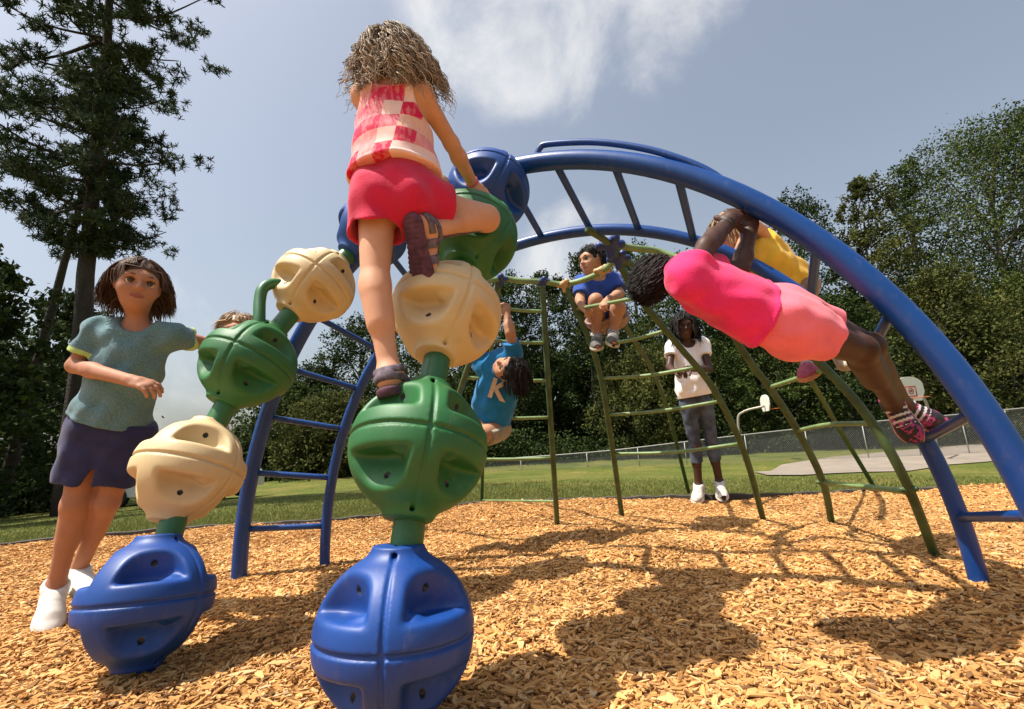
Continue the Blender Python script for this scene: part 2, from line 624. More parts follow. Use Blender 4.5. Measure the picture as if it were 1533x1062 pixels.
def chips(n, dens, seed):
    """loose wood chips lying on the bed"""
    r = np.random.default_rng(seed)
    P = dens(n, r)
    a = np.arctan2(P[:, 1] - EC[1], P[:, 0] - EC[0]); q = np.hypot(P[:, 0] - EC[0], P[:, 1] - EC[1]) / edge_r(a)
    P = P[q < .992]
    n = len(P)
    L = r.lognormal(math.log(.0215), .50, n).clip(.006, .080) * .5
    Wd = L * r.uniform(.16, .46, n); Wd = Wd.clip(.002, .010)
    H = r.uniform(.0012, .0032, n)
    yaw = r.uniform(0, np.pi * 2, n); pit = r.normal(0, .17, n); rol = r.normal(0, .28, n)
    z = mulch_z(P[:, 0], P[:, 1]) + r.uniform(.001, .016, n)
    cx, sx = np.cos(yaw), np.sin(yaw)
    cpi, spi = np.cos(pit), np.sin(pit)
    u = np.stack([cx * cpi, sx * cpi, spi], 1)
    v0 = np.stack([-sx, cx, np.zeros(n)], 1); w0 = np.cross(u, v0)
    v = v0 * np.cos(rol)[:, None] + w0 * np.sin(rol)[:, None]; w = np.cross(u, v)
    c = np.stack([P[:, 0], P[:, 1], z], 1)
    bend = r.normal(0, .10, n) * L
    prof = [(-1.0, .35), (0.0, 1.0), (1.0, .3)]
    Vs = []
    for k, (t, ww) in enumerate(prof):
        sk = r.uniform(.7, 1.2, n) * ww
        off = (bend if k == 1 else -bend * .5)
        for sv, sw in ((-1, -1), (1, -1), (1, 1), (-1, 1)):
            Vs.append(c + u * (t * L)[:, None] + v * (sv * Wd * sk)[:, None] + w * (sw * H + off)[:, None])
    V = np.stack(Vs, 1)                       # n,12,3
    q = []
    for s0 in (0, 4):
        for e in range(4):
            q.append((s0 + e, s0 + (e + 1) % 4, s0 + 4 + (e + 1) % 4, s0 + 4 + e))
    q += [(3, 2, 1, 0), (8, 9, 10, 11)]
    Fq = (np.arange(n)[:, None, None] * 12 + np.array(q)[None]).reshape(-1, 4)
    return V.reshape(-1, 3), Fq


def dens_view(n, r):
    d = np.sqrt(r.uniform(.55 ** 2, 3.6 ** 2, n)); d = np.where(r.random(n) < .35, r.uniform(3.2, 5.6, n), d)
    x = r.uniform(-1.3, 1.3, n) * d
    return np.stack([x, d], 1)


def dens_wide(n, r):
    return np.stack([r.uniform(-6.5, 6, n), r.uniform(-1.5, 5.5, n)], 1)


V1, F1 = chips(235000, dens_view, 21)
V2, F2 = chips(48000, dens_wide, 22)
m = mat_island('wood_chip', (.31, .135, .040), (.68, .42, .175), .8, mid=(.56, .305, .108), spec=.15, big=1.1)
nt = m.node_tree; b = nt.nodes['Principled BSDF']
cr_ = [n_ for n_ in nt.nodes if n_.type == 'VALTORGB'][0].color_ramp
for p_, c_ in ((.06, (.13, .070, .035, 1)), (.10, (.37, .19, .065, 1)), (.93, (.66, .42, .19, 1)), (.965, (.44, .33, .20, 1))):
    e_ = cr_.elements.new(p_); e_.color = c_
[n_ for n_ in nt.nodes if n_.type == 'VALTORGB'][1].color_ramp.elements[0].color = (.84, .80, .76, 1)
[n_ for n_ in nt.nodes if n_.type == 'VALTORGB'][1].color_ramp.elements[1].color = (1.12, 1.08, 1.02, 1)
n4 = noise(nt, 220., 3); bump(nt, b, n4.outputs['Fac'], .4, .002)
wc = mesh_np('wood_chips', np.vstack([V1, V2]), np.vstack([F1, F2 + len(V1)]), m, smooth=False)
tag(wc, 'loose tan wood chips spread over the play area', 'wood chips', kind='stuff')

# grass blades on the near lawn
r = np.random.default_rng(31)
n = 150000
a = r.uniform(np.radians(20), np.radians(165), n); q = 1.003 + r.exponential(.55, n)
q = np.where(q > 3.2, r.uniform(1.003, 1.6, n), q)
R_ = edge_r(a) * q
x = EC[0] + R_ * np.cos(a); y = EC[1] + R_ * np.sin(a)
z = terrain(x, y) - .005
h = r.uniform(.02, .055, n) * (1 + .35 * (q < 1.02)); w = r.uniform(.003, .006, n) * (1 + .5 * (q - 1))
yaw = r.uniform(0, 6.28, n)
lx = r.normal(0, .45, n) * h; ly = r.normal(0, .45, n) * h
p0 = np.stack([x - w * np.cos(yaw), y - w * np.sin(yaw), z], 1); p1 = np.stack([x + w * np.cos(yaw), y + w * np.sin(yaw), z], 1)
p2 = np.stack([x + lx, y + ly, z + h], 1)
V = np.stack([p0, p1, p2], 1).reshape(-1, 3)
M_GRASS = mat_island('grass_blade', (.07, .105, .018), (.27, .235, .075), .7, mid=(.14, .16, .034), transl=.3)
go = mesh_np('lawn_grass', V, np.arange(3 * n).reshape(-1, 3), M_GRASS, smooth=False)
tag(go, 'short mown green grass around the wood chip bed', 'grass', kind='stuff')

# edging round the bed: a black rubber strip
M_RUBBER = mat_basic('edging_rubber', (.05, .042, .034), .8, .4, 20)
Gb = G()
aa = np.linspace(np.radians(12), np.radians(172), 150)
for (q0, q1, zz) in ((1.0, 1.010, .024),):
    V = []
    for t in aa:
        e = edge_r(t)
        for q, zt in ((q0, -.08), (q0, zz), (q0 + .004, zz + .006), (q1 - .004, zz + .006), (q1, zz), (q1, -.08)):
            wob = .006 * math.sin(t * 90)
            V.append((EC[0] + e * q * math.cos(t), EC[1] + e * q * math.sin(t), zt + (wob if zt > 0 else 0)))
    F = [(i * 6 + k, i * 6 + k + 1, (i + 1) * 6 + k + 1, (i + 1) * 6 + k) for i in range(len(aa) - 1) for k in range(5)]
    Gb.add(V, F)
e = Gb.build('border_edging', M_RUBBER, smooth=False)
tag(e, 'low black border strip between the wood chips and the lawn', 'edging')

# concrete ball court
CP = [(1128, 708), (1170, 697), (1240, 686), (1330, 677), (1420, 669), (1540, 660), (1700, 650), (1700, 678), (1540, 687), (1420, 697), (1300, 708), (1200, 713), (1150, 713)]
out = np.array([march(*p) for p in CP])
M_CONC = mat_basic('concrete', (.215, .18, .145), .85, .16, 1.4, .3, 40, .004)
bm = bmesh.new()
vs = [bm.verts.new(p + np.array([0, 0, .03])) for p in out]
f = bm.faces.new(vs)
bmesh.ops.triangulate(bm, faces=[f])
bmesh.ops.subdivide_edges(bm, edges=list(bm.edges), cuts=7, use_grid_fill=True)
for v in bm.verts:
    v.co.z = float(terrain(v.co.x, v.co.y)) + .03
me = bpy.data.meshes.new('court'); bm.normal_update(); bm.to_mesh(me); bm.free()
ct = link('court_pavement', me, M_CONC); ct['kind'] = 'structure'

# ------------------------------------------------------------------ chain link fence
M_GALV = mat_basic('galvanised_steel', (.34, .34, .32), .55, .2, 30, metal=.3)
m, nt, b = new_mat('chain_link')
b.inputs['Base Color'].default_value = (.30, .31, .30, 1); b.inputs['Metallic'].default_value = .6; b.inputs['Roughness'].default_value = .5
tcn = nt.nodes.new('ShaderNodeTexCoord'); sx = nt.nodes.new('ShaderNodeSeparateXYZ'); nt.links.new(tcn.outputs['Object'], sx.inputs[0])
alpha = None
for sgn in (1, -1):
    mu_ = N(nt, 'ShaderNodeMath', operation='MULTIPLY_ADD'); nt.links.new(sx.outputs['Z'], mu_.inputs[0]); mu_.inputs[1].default_value = sgn
    nt.links.new(sx.outputs['X'], mu_.inputs[2])
    pp = N(nt, 'ShaderNodeMath', operation='PINGPONG'); nt.links.new(mu_.outputs[0], pp.inputs[0]); pp.inputs[1].default_value = .04
    lt = N(nt, 'ShaderNodeMath', operation='LESS_THAN'); nt.links.new(pp.outputs[0], lt.inputs[0]); lt.inputs[1].default_value = .0055
    if alpha is None:
        alpha = lt.outputs[0]
    else:
        mxx = N(nt, 'ShaderNodeMath', operation='MAXIMUM'); nt.links.new(alpha, mxx.inputs[0]); nt.links.new(lt.outputs[0], mxx.inputs[1]); alpha = mxx.outputs[0]
nt.links.new(alpha, b.inputs['Alpha'])
M_LINK = m
FTOP = [(560, 700, 30.), (740, 688, 29.), (900, 676, 28.), (1014, 663, 27.), (1160, 646, 26.), (1300, 632, 25.2), (1420, 622, 24.6), (1533, 611, 24.), (1700, 596, 23.5)]
ftop = spline([at(p[0], p[1], p[2] * .80) for p in FTOP], 27)
fe = thing('chain_link_fence', (ftop[0][0], ftop[0][1], terrain(ftop[0][0], ftop[0][1])), 'long grey chain link fence in front of the dark trees', 'fence')
gz = terrain(ftop[:, 0], ftop[:, 1])
G().tube(ftop, .022, 8).build('top_rail', M_GALV, fe)
V = []; F = []
for i, p in enumerate(ftop):
    V += [(p[0], p[1] + .03, min(gz[i], p[2] - .9)), (p[0], p[1] + .03, p[2])]
F = [(2 * i, 2 * i + 2, 2 * i + 3, 2 * i + 1) for i in range(len(ftop) - 1)]
mesh_np('chain_mesh', V, F, M_LINK, fe, smooth=False)
for i in range(0, len(ftop), 2):
    p = ftop[i]
    G().tube([(p[0], p[1], min(gz[i], p[2] - .9) - .1), (p[0], p[1], p[2] + .02)], .019, 8).build('fence_post', M_GALV, fe)

# ------------------------------------------------------------------ basketball hoops
M_BOARD = mat_basic('backboard_white', (.78, .74, .66), .5, .06, 8)
M_MARK = mat_basic('backboard_marking', (.35, .05, .03), .5, .1, 8)
M_RIM = mat_basic('rim_orange', (.55, .13, .03), .45, .1, 8)
M_POLE = mat_basic('hoop_pole', (.33, .30, .24), .5, .25, 12, metal=.3)


def hoop(c, base, wdir, size, label, bend=False):
    """fan shaped backboard centred at c, facing away from the pole"""
    c = np.asarray(c, float); w = unit(wdir); nrm = unit(np.cross([0, 0, 1.], w)); up = np.array([0, 0, 1.])
    t = thing('basketball_hoop', base, label, 'basketball hoop')
    o2 = []
    for k in range(21):
        a = math.pi * k / 20
        o2.append((math.cos(a) * .5, .06 + .30 * math.sin(a) ** .8 if 0 < k < 20 else .06))
    o2 += [(-.5, -.08), (-.34, -.33), (.34, -.33), (.5, -.08)]
    G().prism([c + w * a * size + up * b_ * size for a, b_ in o2], nrm * .04).build('backboard', M_BOARD, t, smooth=False)
    mk = G()
    for (x0, x1, z0, z1) in ((-.2, .2, .06, .09), (-.2, .2, -.21, -.18), (-.2, -.17, -.18, .06), (.17, .2, -.18, .06)):
        mk.box(c + w * (x0 + x1) / 2 * size + up * (z0 + z1) / 2 * size - nrm * .005, [w, nrm, up], [(x1 - x0) / 2 * size, .006, (z1 - z0) / 2 * size])
    th = np.linspace(0, 2 * np.pi, 17)
    mk.tube([c - nrm * .006 + (w * math.cos(q) + up * math.sin(q)) * .085 * size + up * -.05 * size for q in th], .012 * size, 5, caps=False)
    mk.tube([c - nrm * .006 + (w * math.cos(q) + up * math.sin(q)) * .03 * size + up * -.05 * size for q in th], .012 * size, 5, caps=False)
    mk.build('target_marking', M_MARK, t)
    th = np.linspace(0, 2 * np.pi, 25)
    rc = c - nrm * .34 - up * .25 * size
    rg = G().tube([rc + (w * math.cos(q) + nrm * math.sin(q)) * .225 for q in th], .014, 6, caps=False)
    rg.tube([rc + nrm * .225, c - up * .25 * size], .02, 6)
    rg.build('rim', M_RIM, t)
    b0 = np.asarray(base, float)
    pole = [b0, np.array([b0[0], b0[1], c[2] - .75]), np.array([b0[0], b0[1], c[2] - .3]) + (c + nrm * .05 - b0) * np.array([.25, .25, 0]), c + nrm * .06 - up * .12]
    G().tube(spline(pole, 20), .055, 10).build('support_pole', M_POLE, t)
    return t


b1 = march(1406, 684); d1 = (b1 - EYE) @ FW
c1 = at(1363, 583, d1 - 1.0)
hoop(c1, b1, [1, .25, 0], 1.35, 'white fan shaped basketball backboard with red square, facing the playground')
bb = march(1114, 690); d2 = (bb - EYE) @ FW
b2_ = bb; c2 = at(1146, 604, d2 - .3)
hoop(c2, b2_, unit(np.array([.16, 1, 0])), 1.1, 'basketball hoop seen edge on, on a bent grey pole by the fence')

# ------------------------------------------------------------------ parked car on the left
M_CARP = mat_basic('car_paint_silver', (.62, .64, .66), .25, .04, 2, metal=.2)
M_GLASS = mat_basic('car_glass', (.02, .025, .03), .08, .1, 2)
M_TYRE = mat_basic('tyre_rubber', (.015, .015, .015), .85, .2, 20)
M_LAMP = mat_basic('lamp_lens', (.55, .12, .08), .2, .1, 20)
p = march(272, 752)
car = thing('parked_car', p, 'silver white parked car half hidden behind the climbing balls and trees', 'car')
ax = unit(np.array([1, .12, 0])); ay = np.array([-ax[1], ax[0], 0]); az = np.array([0, 0, 1.])
prof = [(-2.05, .30), (-2.10, .55), (-1.95, .74), (-1.2, .82), (-.6, 1.22), (.5, 1.26), (1.2, .94), (1.9, .84), (2.06, .66), (2.04, .30)]
bodyo = [p + ax * a - ay * .82 + az * b_ for a, b_ in prof]
gb = G(); gb.prism(bodyo, ay * 1.64); gb.build('body', M_CARP, car, smooth=False)
win = [(-.95, .84), (-.55, 1.15), (.45, 1.19), (1.0, .93)]
for s_ in (-.825, .825):
    gw = G(); gw.prism([p + ax * a + ay * s_ + az * b_ for a, b_ in win], ay * (.012 if s_ > 0 else -.012)); gw.build('side_window', M_GLASS, car, smooth=False)
for a in (-1.35, 1.35):
    for s_ in (-.78, .78):
        c = p + ax * a + ay * s_ + az * .32
        gw = G().tube([c - ay * .1, c + ay * .1], .32, 20); gw.build('wheel', M_TYRE, car, smooth=False)
for s_ in (-.6, .6):
    gw = G().box(p + ax * -2.07 + ay * s_ + az * .62, [ax, ay, az], [.03, .16, .06], bev=.02); gw.build('tail_lamp', M_LAMP, car)

# ------------------------------------------------------------------ trees
M_BARK = mat_basic('bark', (.042, .031, .025), .9, .45, 7., .9, 22., .05, stretch=(1, 1, .25))
M_BARK2 = mat_basic('bark_grey', (.13, .11, .09), .9, .4, 7., .9, 22., .05, stretch=(1, 1, .25))
M_NEEDLE = mat_island('pine_needle', (.026, .046, .028), (.080, .105, .060), .7, transl=.2, big=.5, spec=.1)
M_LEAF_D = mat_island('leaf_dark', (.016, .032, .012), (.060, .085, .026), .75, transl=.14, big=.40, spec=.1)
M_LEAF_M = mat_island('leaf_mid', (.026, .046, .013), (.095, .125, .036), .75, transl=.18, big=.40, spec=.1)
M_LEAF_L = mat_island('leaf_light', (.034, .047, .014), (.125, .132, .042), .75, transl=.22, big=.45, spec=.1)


def leaf_quads(C, size, r, aspect=.55, up_bias=.0, droop=0.):
    n = len(C)
    u = r.normal(size=(n, 3)); u[:, 2] -= droop; u /= np.linalg.norm(u, axis=1)[:, None]
    w = r.normal(size=(n, 3)); w[:, 2] += up_bias
    v = np.cross(u, w); v /= np.linalg.norm(v, axis=1)[:, None] + 1e-9
    s = (size * r.uniform(.6, 1.35, n))[:, None]
    nn = np.cross(u, v) * s * .12
    a = C - u * s * .5; b_ = C + v * s * aspect * .5 + nn; c = C + u * s * .5; d = C - v * s * aspect * .5 + nn
    return np.stack([a, b_, c, d], 1).reshape(-1, 3)


def grow(base, top, r0, seed, wob=.04, n=14):
    r = np.random.default_rng(seed)
    base = np.asarray(base, float); top = np.asarray(top, float)
    L = np.linalg.norm(top - base)
    P = np.linspace(base, top, n)
    w = np.cumsum(r.normal(0, wob * L / n, (n, 2)), 0)
    w -= np.linspace(0, 1, n)[:, None] * w[-1]
    P[:, :2] += w
    return P, r0 * (1 - .80 * np.linspace(0, 1, n) ** .9)


def broadleaf(x, d, ytop, width, label, mat, seed, leaf=.22, lobes=34, per=170, crown_from=.22, shape=1.0, tr=.2, bark=None, xtop=None, group=None, dens=1.0, flat=.85):
    """a broad leaved tree: trunk with limbs, crown of many leaf clumps"""
    r = np.random.default_rng(seed)
    base = at(x, 600, d); base[2] = float(terrain(base[0], base[1])) - .1
    # stand it on the ground under the sight line
    ray = at(xtop or x, ytop, 1.0) - EYE
    top = EYE + ray * (base[1] / ray[1])
    bx = top[0] * .55 + base[0] * .45
    base[0] = bx
    base[2] = float(terrain(base[0], base[1])) - .1; H = top[2] - base[2]
    t = thing('broadleaf_tree', base, label, 'tree', group)
    gt = G()
    P, R = grow(base, base + np.array([(top[0] - bx) * .7, 0, H * .8]), tr, seed)
    gt.tube(P, R, 9)
    Cs = []
    for k in range(lobes):
        f = crown_from + (1 - crown_from) * (k + .5) / lobes
        prof = math.sin(math.pi * min(1, max(.0, (f - crown_from) / (1 - crown_from)) ** shape * .86 + .14)) ** .7
        a = k * 2.399 + r.uniform(-.4, .4); rad = width * .5 * prof * math.sqrt(r.uniform(.12, 1))
        c = base + np.array([(top[0] - bx) * f + rad * math.cos(a), rad * math.sin(a) * .9, H * f * .96 + r.uniform(-.03, .02) * H])
        sz = width * r.uniform(.12, .23) * (.75 + .4 * prof)
        c[2] = min(c[2], base[2] + H - sz * flat * .85)
        Cs.append((c, sz))
        if k % 2 == 0:
            q = P[min(len(P) - 1, int(len(P) * min(.95, max(.2, f * .85))))]
            mid = lerp(q, c, .5) + np.array([0, 0, -.06 * np.linalg.norm(c - q)])
            gt.tube(spline([q, mid, c], 8), np.linspace(tr * .3, tr * .07, 8), 5)
    gt.build('trunk', bark or M_BARK, t)
    pts = []
    for c, sz in Cs:
        n = int(per * dens * r.uniform(.7, 1.3))
        # sub clumps on the lobe
        m_ = max(5, n // 22)
        sc = r.normal(size=(m_, 3)); sc /= np.linalg.norm(sc, axis=1)[:, None]
        sc *= (r.uniform(.45, 1.0, m_) ** .5)[:, None] * sz * np.array([1, 1, flat])
        pick = r.integers(0, m_, n)
        pts.append(c + sc[pick] + r.normal(size=(n, 3)) * sz * .165)
    C = np.vstack(pts)
    V = leaf_quads(C, leaf, r, .62, .5)
    mesh_np('crown', V, np.arange(len(V)).reshape(-1, 4), mat, t, smooth=False)
    return t


def pine(base, top, r0, label, seed, first=.3, nb=46, reach=.30, tuft=.26, group=None, per=13, lenf=None, ntuft=24, mat=None, extra=()):
    r = np.random.default_rng(seed)
    base = np.asarray(base, float); top = np.asarray(top, float)
    H = np.linalg.norm(top - base)
    t = thing('pine_tree', base, label, 'tree', group)
    gt = G(); P, R = grow(base, top, r0, seed, .02, 20)
    gt.tube(P, R, 12)
    tips = []
    for k in range(nb):
        f = first + (1 - first) * (k + r.uniform(0, 1)) / nb
        q = np.array([np.interp(f, np.linspace(0, 1, 20), P[:, i]) for i in range(3)])
        a = k * 2.399 + r.uniform(-.5, .5)
        L = H * reach * (1 - .55 * (f - first) / (1 - first)) * r.uniform(.55, 1.1)
        if lenf is not None:
            L = lenf(q, a) * r.uniform(.8, 1.12)
        if L < .25:
            continue
        h = np.array([math.cos(a), math.sin(a), r.uniform(-.12, .28)])
        e = q + h * L + np.array([0, 0, .10 * L])
        path = spline([q, q + h * L * .5 + np.array([0, 0, -.07 * L]), e], 10)
        gt.tube(path, np.linspace(r0 * .22 * (1.1 - f * .6), .012, 10), 5)
        for s0 in np.concatenate([np.linspace(.32, 1.0, max(3, int(L / .50))), r.uniform(.4, 1, 2)]):
            i = s0 * 9; i0 = int(min(i, 8)); b_ = lerp(path[i0], path[i0 + 1], i - i0)
            cc_ = b_ + r.normal(0, 1, 3) * np.array([1, 1, .35]) * .20 * (.5 + s0)
            k_ = int(ntuft * .22 * r.uniform(.5, 1.2))
            tips.extend(cc_ + r.normal(0, 1, (k_, 3)) * np.array([.14, .14, .08]))
    for e0, e1 in extra:
        gt.tube(spline([e0, lerp(e0, e1, .5) + np.array([0, 0, -.15]), e1], 9), np.linspace(r0 * .2, .015, 9), 5)
    gt.build('trunk', M_BARK, t)
    T = np.array(tips)
    n = len(T)
    D = r.normal(size=(n * per, 3)); D[:, 2] += .45; D /= np.linalg.norm(D, axis=1)[:, None]
    o = np.repeat(T, per, 0)
    L = tuft * r.uniform(.6, 1.15, n * per)[:, None]
    w = np.cross(D, r.normal(size=D.shape)); w /= np.linalg.norm(w, axis=1)[:, None]
    w *= tuft * .15
    V = np.stack([o - w * .5, o + w * .5, o + D * L + w * .35, o + D * L - w * .35], 1).reshape(-1, 3)
    mesh_np('crown', V, np.arange(len(V)).reshape(-1, 4), mat or M_NEEDLE, t, smooth=False)
    return t


def base_on(x, y, d):
    p = at(x, y, d); p[2] = float(terrain(p[0], p[1])) - .1
    return p


def pine_len(q, a):
    """branch lengths: long tiers and bare gaps, as open grown pines have"""
    y = 531 - FPX * ((q - EYE) @ UP) / ((q - EYE) @ FW)
    right = np.interp(y, [-150, -40, 10, 60, 110, 200, 225, 262, 300, 330, 352, 380], [2.6, 3.2, 3.3, 1.7, 1.3, 1.1, 1.7, 2.25, 1.4, 1.5, 1.1, .3])
    left = np.interp(y, [-150, 0, 60, 110, 150, 220, 320, 350, 380], [2.2, 2.6, 3.0, 2.4, 2.9, 3.3, 2.9, .9, .2])
    c = math.cos(a)
    k = right if c > 0 else left
    return k * (.55 + .45 * abs(c))


# left: tall pine, leaning pine, dark trees at the edge
b = at(137, 440, 12.); b = b - 0; b0 = np.array([b[0] - .1, b[1], float(terrain(b[0], b[1])) - .1])
tp = at(178, -150, 12.3)
pine(b0, tp, .26, 'tall dark pine on the left rising out of the top of the picture', 101, first=.395, nb=64, reach=.20, tuft=.15, lenf=pine_len, ntuft=60, per=22,
     extra=[(at(150, 62, 12.1), at(20, 92, 11.6)), (at(28, 92, 11.6), at(2, 100, 11.4))])
b = base_on(96, 600, 13.); tp = at(150, 205, 13.)
tp2 = at(168, 120, 13.)
pine(np.array([at(26, 780, 13.)[0], b[1], b[2]]), tp2, .17, 'slimmer pine leaning into the tall pine beside it', 102, first=.62, nb=26, reach=.20, tuft=.15, ntuft=50)
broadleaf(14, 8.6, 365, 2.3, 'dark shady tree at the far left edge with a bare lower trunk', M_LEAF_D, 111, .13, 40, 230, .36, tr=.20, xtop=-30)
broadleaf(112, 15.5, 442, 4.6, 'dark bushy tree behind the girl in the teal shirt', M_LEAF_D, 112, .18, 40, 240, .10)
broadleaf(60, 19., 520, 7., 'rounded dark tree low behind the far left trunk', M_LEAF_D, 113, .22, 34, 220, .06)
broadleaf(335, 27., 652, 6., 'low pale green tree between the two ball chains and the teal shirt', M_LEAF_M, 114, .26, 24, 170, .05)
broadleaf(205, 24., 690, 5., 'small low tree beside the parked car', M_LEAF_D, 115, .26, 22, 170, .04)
mid = [
    (432, 25., 575, 5.6, M_LEAF_M, 'mid green tree seen between the rungs of the left ladder', 121),
    (478, 27., 545, 5.5, M_LEAF_D, 'dark tree rising above the left ladder rungs', 122),
    (540, 27., 478, 6.0, M_LEAF_D, 'taller dark tree behind the standing leg of the climbing girl', 123),
    (505, 23., 590, 5.0, M_LEAF_L, 'sunlit olive bush tree low behind the left ladder', 124),
    (640, 26., 455, 6.5, M_LEAF_M, 'tree hidden behind the near chain of climbing balls', 125),
    (752, 27., 408, 5.2, M_LEAF_D, 'dark rounded tree just right of the upper green ball', 126),
    (812, 29., 398, 5.0, M_LEAF_D, 'narrow dark tree above the first net pole', 127),
    (872, 27., 372, 4.6, M_LEAF_D, 'dark tree behind the boy sitting on the net', 128),
    (945, 28., 362, 6.0, M_LEAF_M, 'mid green tree behind the top hub of the net', 129),
    (1020, 26., 372, 5.6, M_LEAF_M, 'mid green tree behind the hanging girl in pink', 130),
    (1090, 30., 318, 6.0, M_LEAF_D, 'tree behind the child in the yellow shirt', 131),
    (1190, 27., 283, 6.2, M_LEAF_D, 'dark crowned tree showing above the near blue arch', 132),
    (1285, 25., 252, 4.6, M_LEAF_L, 'tall narrow sunlit tree right of the dark crown', 133),
    (1352, 27., 235, 6.0, M_LEAF_M, 'broad tree between the sunlit narrow tree and the big tree', 134),
    (1395, 22., 395, 6.6, M_LEAF_L, 'leafy olive tree in front of the big tree on the right', 135),
    (1510, 22.5, 420, 6.0, M_LEAF_M, 'low spreading tree at the right edge behind the blue arch', 136),
    (1250, 23., 440, 5.5, M_LEAF_D, 'dark low tree under the sunlit narrow tree', 137),
    (1130, 25., 470, 6.0, M_LEAF_M, 'leafy tree low behind the net and the edge on hoop', 138),
    (960, 25., 520, 5.4, M_LEAF_L, 'sunlit olive tree low between the net rungs', 139),
]
for (x, d, yt, w, mt, lab, sd_) in mid:
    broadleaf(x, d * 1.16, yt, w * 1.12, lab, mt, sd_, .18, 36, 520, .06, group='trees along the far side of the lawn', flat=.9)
broadleaf(1462, 30., 172, 13., 'biggest tree on the right with sky showing through its limbs', M_LEAF_M, 151, .17, 60, 720, .30, tr=.34, group='trees along the far side of the lawn', xtop=1470, bark=M_BARK2, dens=1.0, flat=.7)
broadleaf(1590, 29., 120, 10.5, 'tall tree leaning in from the right edge', M_LEAF_D, 152, .18, 54, 640, .26, tr=.3, group='trees along the far side of the lawn', flat=.7)
broadleaf(1700, 28., 260, 9., 'tree outside the right edge of the lawn', M_LEAF_M, 153, .26, 36, 200, .1, group='trees along the far side of the lawn')
broadleaf(-90, 11., 420, 5., 'dark tree outside the left edge of the lawn', M_LEAF_D, 154, .18, 36, 200, .1)

# deep wood behind and undergrowth below the crowns
r = np.random.default_rng(77)
pts = []
for x in np.linspace(405, 1900, 64):
    d = r.uniform(36, 41)
    yt = np.interp(x, [400, 480, 560, 700, 800, 900, 1100, 1200, 1300, 1450, 1900], [650, 620, 580, 520, 500, 480, 470, 440, 420, 420, 420]) + r.uniform(0, 45)
    tpz = at(x, yt, d); gz_ = float(terrain(tpz[0], tpz[1]))
    n = 700
    c = np.stack([tpz[0] + r.normal(0, 1.0, n), tpz[1] + r.normal(0, .8, n), gz_ + (tpz[2] - gz_) * r.uniform(0, 1, n) ** .85], 1)
    pts.append(c)
V = leaf_quads(np.vstack(pts), .55, r, .7, .4)
w_ = mesh_np('deep_wood', V, np.arange(len(V)).reshape(-1, 4), M_LEAF_D, smooth=False)
tag(w_, 'dark mass of woodland filling the gaps behind the tree row', 'woodland', kind='stuff')
pts = []
for x in np.linspace(-250, 1850, 120):
    d = np.interp(x, [-250, 0, 200, 420, 560, 900, 1533, 1850], [12, 13.5, 21, 26, 28, 27.5, 25.5, 24]) + r.uniform(0, 2.0)
    p = base_on(x, 640, d); hgt = r.uniform(.8, 2.4)
    n = 420
    c = np.stack([p[0] + r.normal(0, .55, n), p[1] + r.normal(0, .5, n), p[2] + hgt * r.uniform(0, 1, n) ** .8], 1)
    pts.append(c)
V = leaf_quads(np.vstack(pts), .20, r, .6, .4)
w_ = mesh_np('undergrowth', V, np.arange(len(V)).reshape(-1, 4), M_LEAF_D, smooth=False)
tag(w_, 'dark shrubby undergrowth along the foot of the trees', 'undergrowth', kind='stuff')
# ------------------------------------------------------------------ arch climber
def mat_paint(name, c, rough=.38, wear=.12):
    m, nt, b = new_mat(name)
    n = noise(nt, 5., 6); n2 = noise(nt, 130., 3)
    nt.links.new(ramp(nt, n.outputs['Fac'], [(.3, [x * (1 - wear) for x in c]), (.7, [x * (1 + wear) for x in c])]), b.inputs['Base Color'])
    rr = N(nt, 'ShaderNodeMapRange'); rr.inputs['To Min'].default_value = rough * .8; rr.inputs['To Max'].default_value = rough * 1.35
    nt.links.new(n.outputs['Fac'], rr.inputs['Value']); nt.links.new(rr.outputs[0], b.inputs['Roughness'])
    bump(nt, b, n2.outputs['Fac'], .10, .002)
    # dust and scuffs
    n3 = noise(nt, 17., 8, .72); n4 = noise(nt, 60., 3, stretch=(1, .15, .4))
    ml = N(nt, 'ShaderNodeMath', operation='MULTIPLY'); nt.links.new(n3.outputs['Fac'], ml.inputs[0]); nt.links.new(n4.outputs['Fac'], ml.inputs[1])
    sc = ramp(nt, ml.outputs[0], [(.30, (0, 0, 0)), (.42, (1, 1, 1))])
    fm = N(nt, 'ShaderNodeMath', operation='MULTIPLY'); fm.inputs[1].default_value = .09; nt.links.new(sc, fm.inputs[0])
    mx = N(nt, 'ShaderNodeMix', data_type='RGBA'); nt.links.new(fm.outputs[0], mx.inputs['Factor'])
    old = b.inputs['Base Color'].links[0].from_socket
    nt.links.new(old, mx.inputs['A']); mx.inputs['B'].default_value = (.30, .25, .19, 1)
    nt.links.new(mx.outputs['Result'], b.inputs['Base Color'])
    return m


M_BLUE = mat_paint('blue_paint', (.002, .044, .205), .34)
M_GREENP = mat_paint('green_paint', (.022, .125, .040), .40)
M_BALL = {
    'blue': mat_paint('blue_plastic', (.0015, .043, .225), .46, .22),
    'green': mat_paint('green_plastic', (.016, .118, .030), .48, .18),
    'beige': mat_paint('beige_plastic', (.56, .43, .235), .50, .10),
}
M_DARK = mat_basic('bolt_black', (.012, .012, .012), .5, .2, 20)

SC = 1.05


def arch_pt(prm, t):
    cx, cy, phi, a, h, n = prm
    th = math.pi * (1 - t); e = 2 / n
    c, s = math.cos(th), math.sin(th)
    u = math.copysign(abs(c) ** e, c); v = abs(s) ** e
    return np.array([(cx + a * u * math.cos(phi)) * SC, (cy + a * u * math.sin(phi)) * SC, h * v * SC])


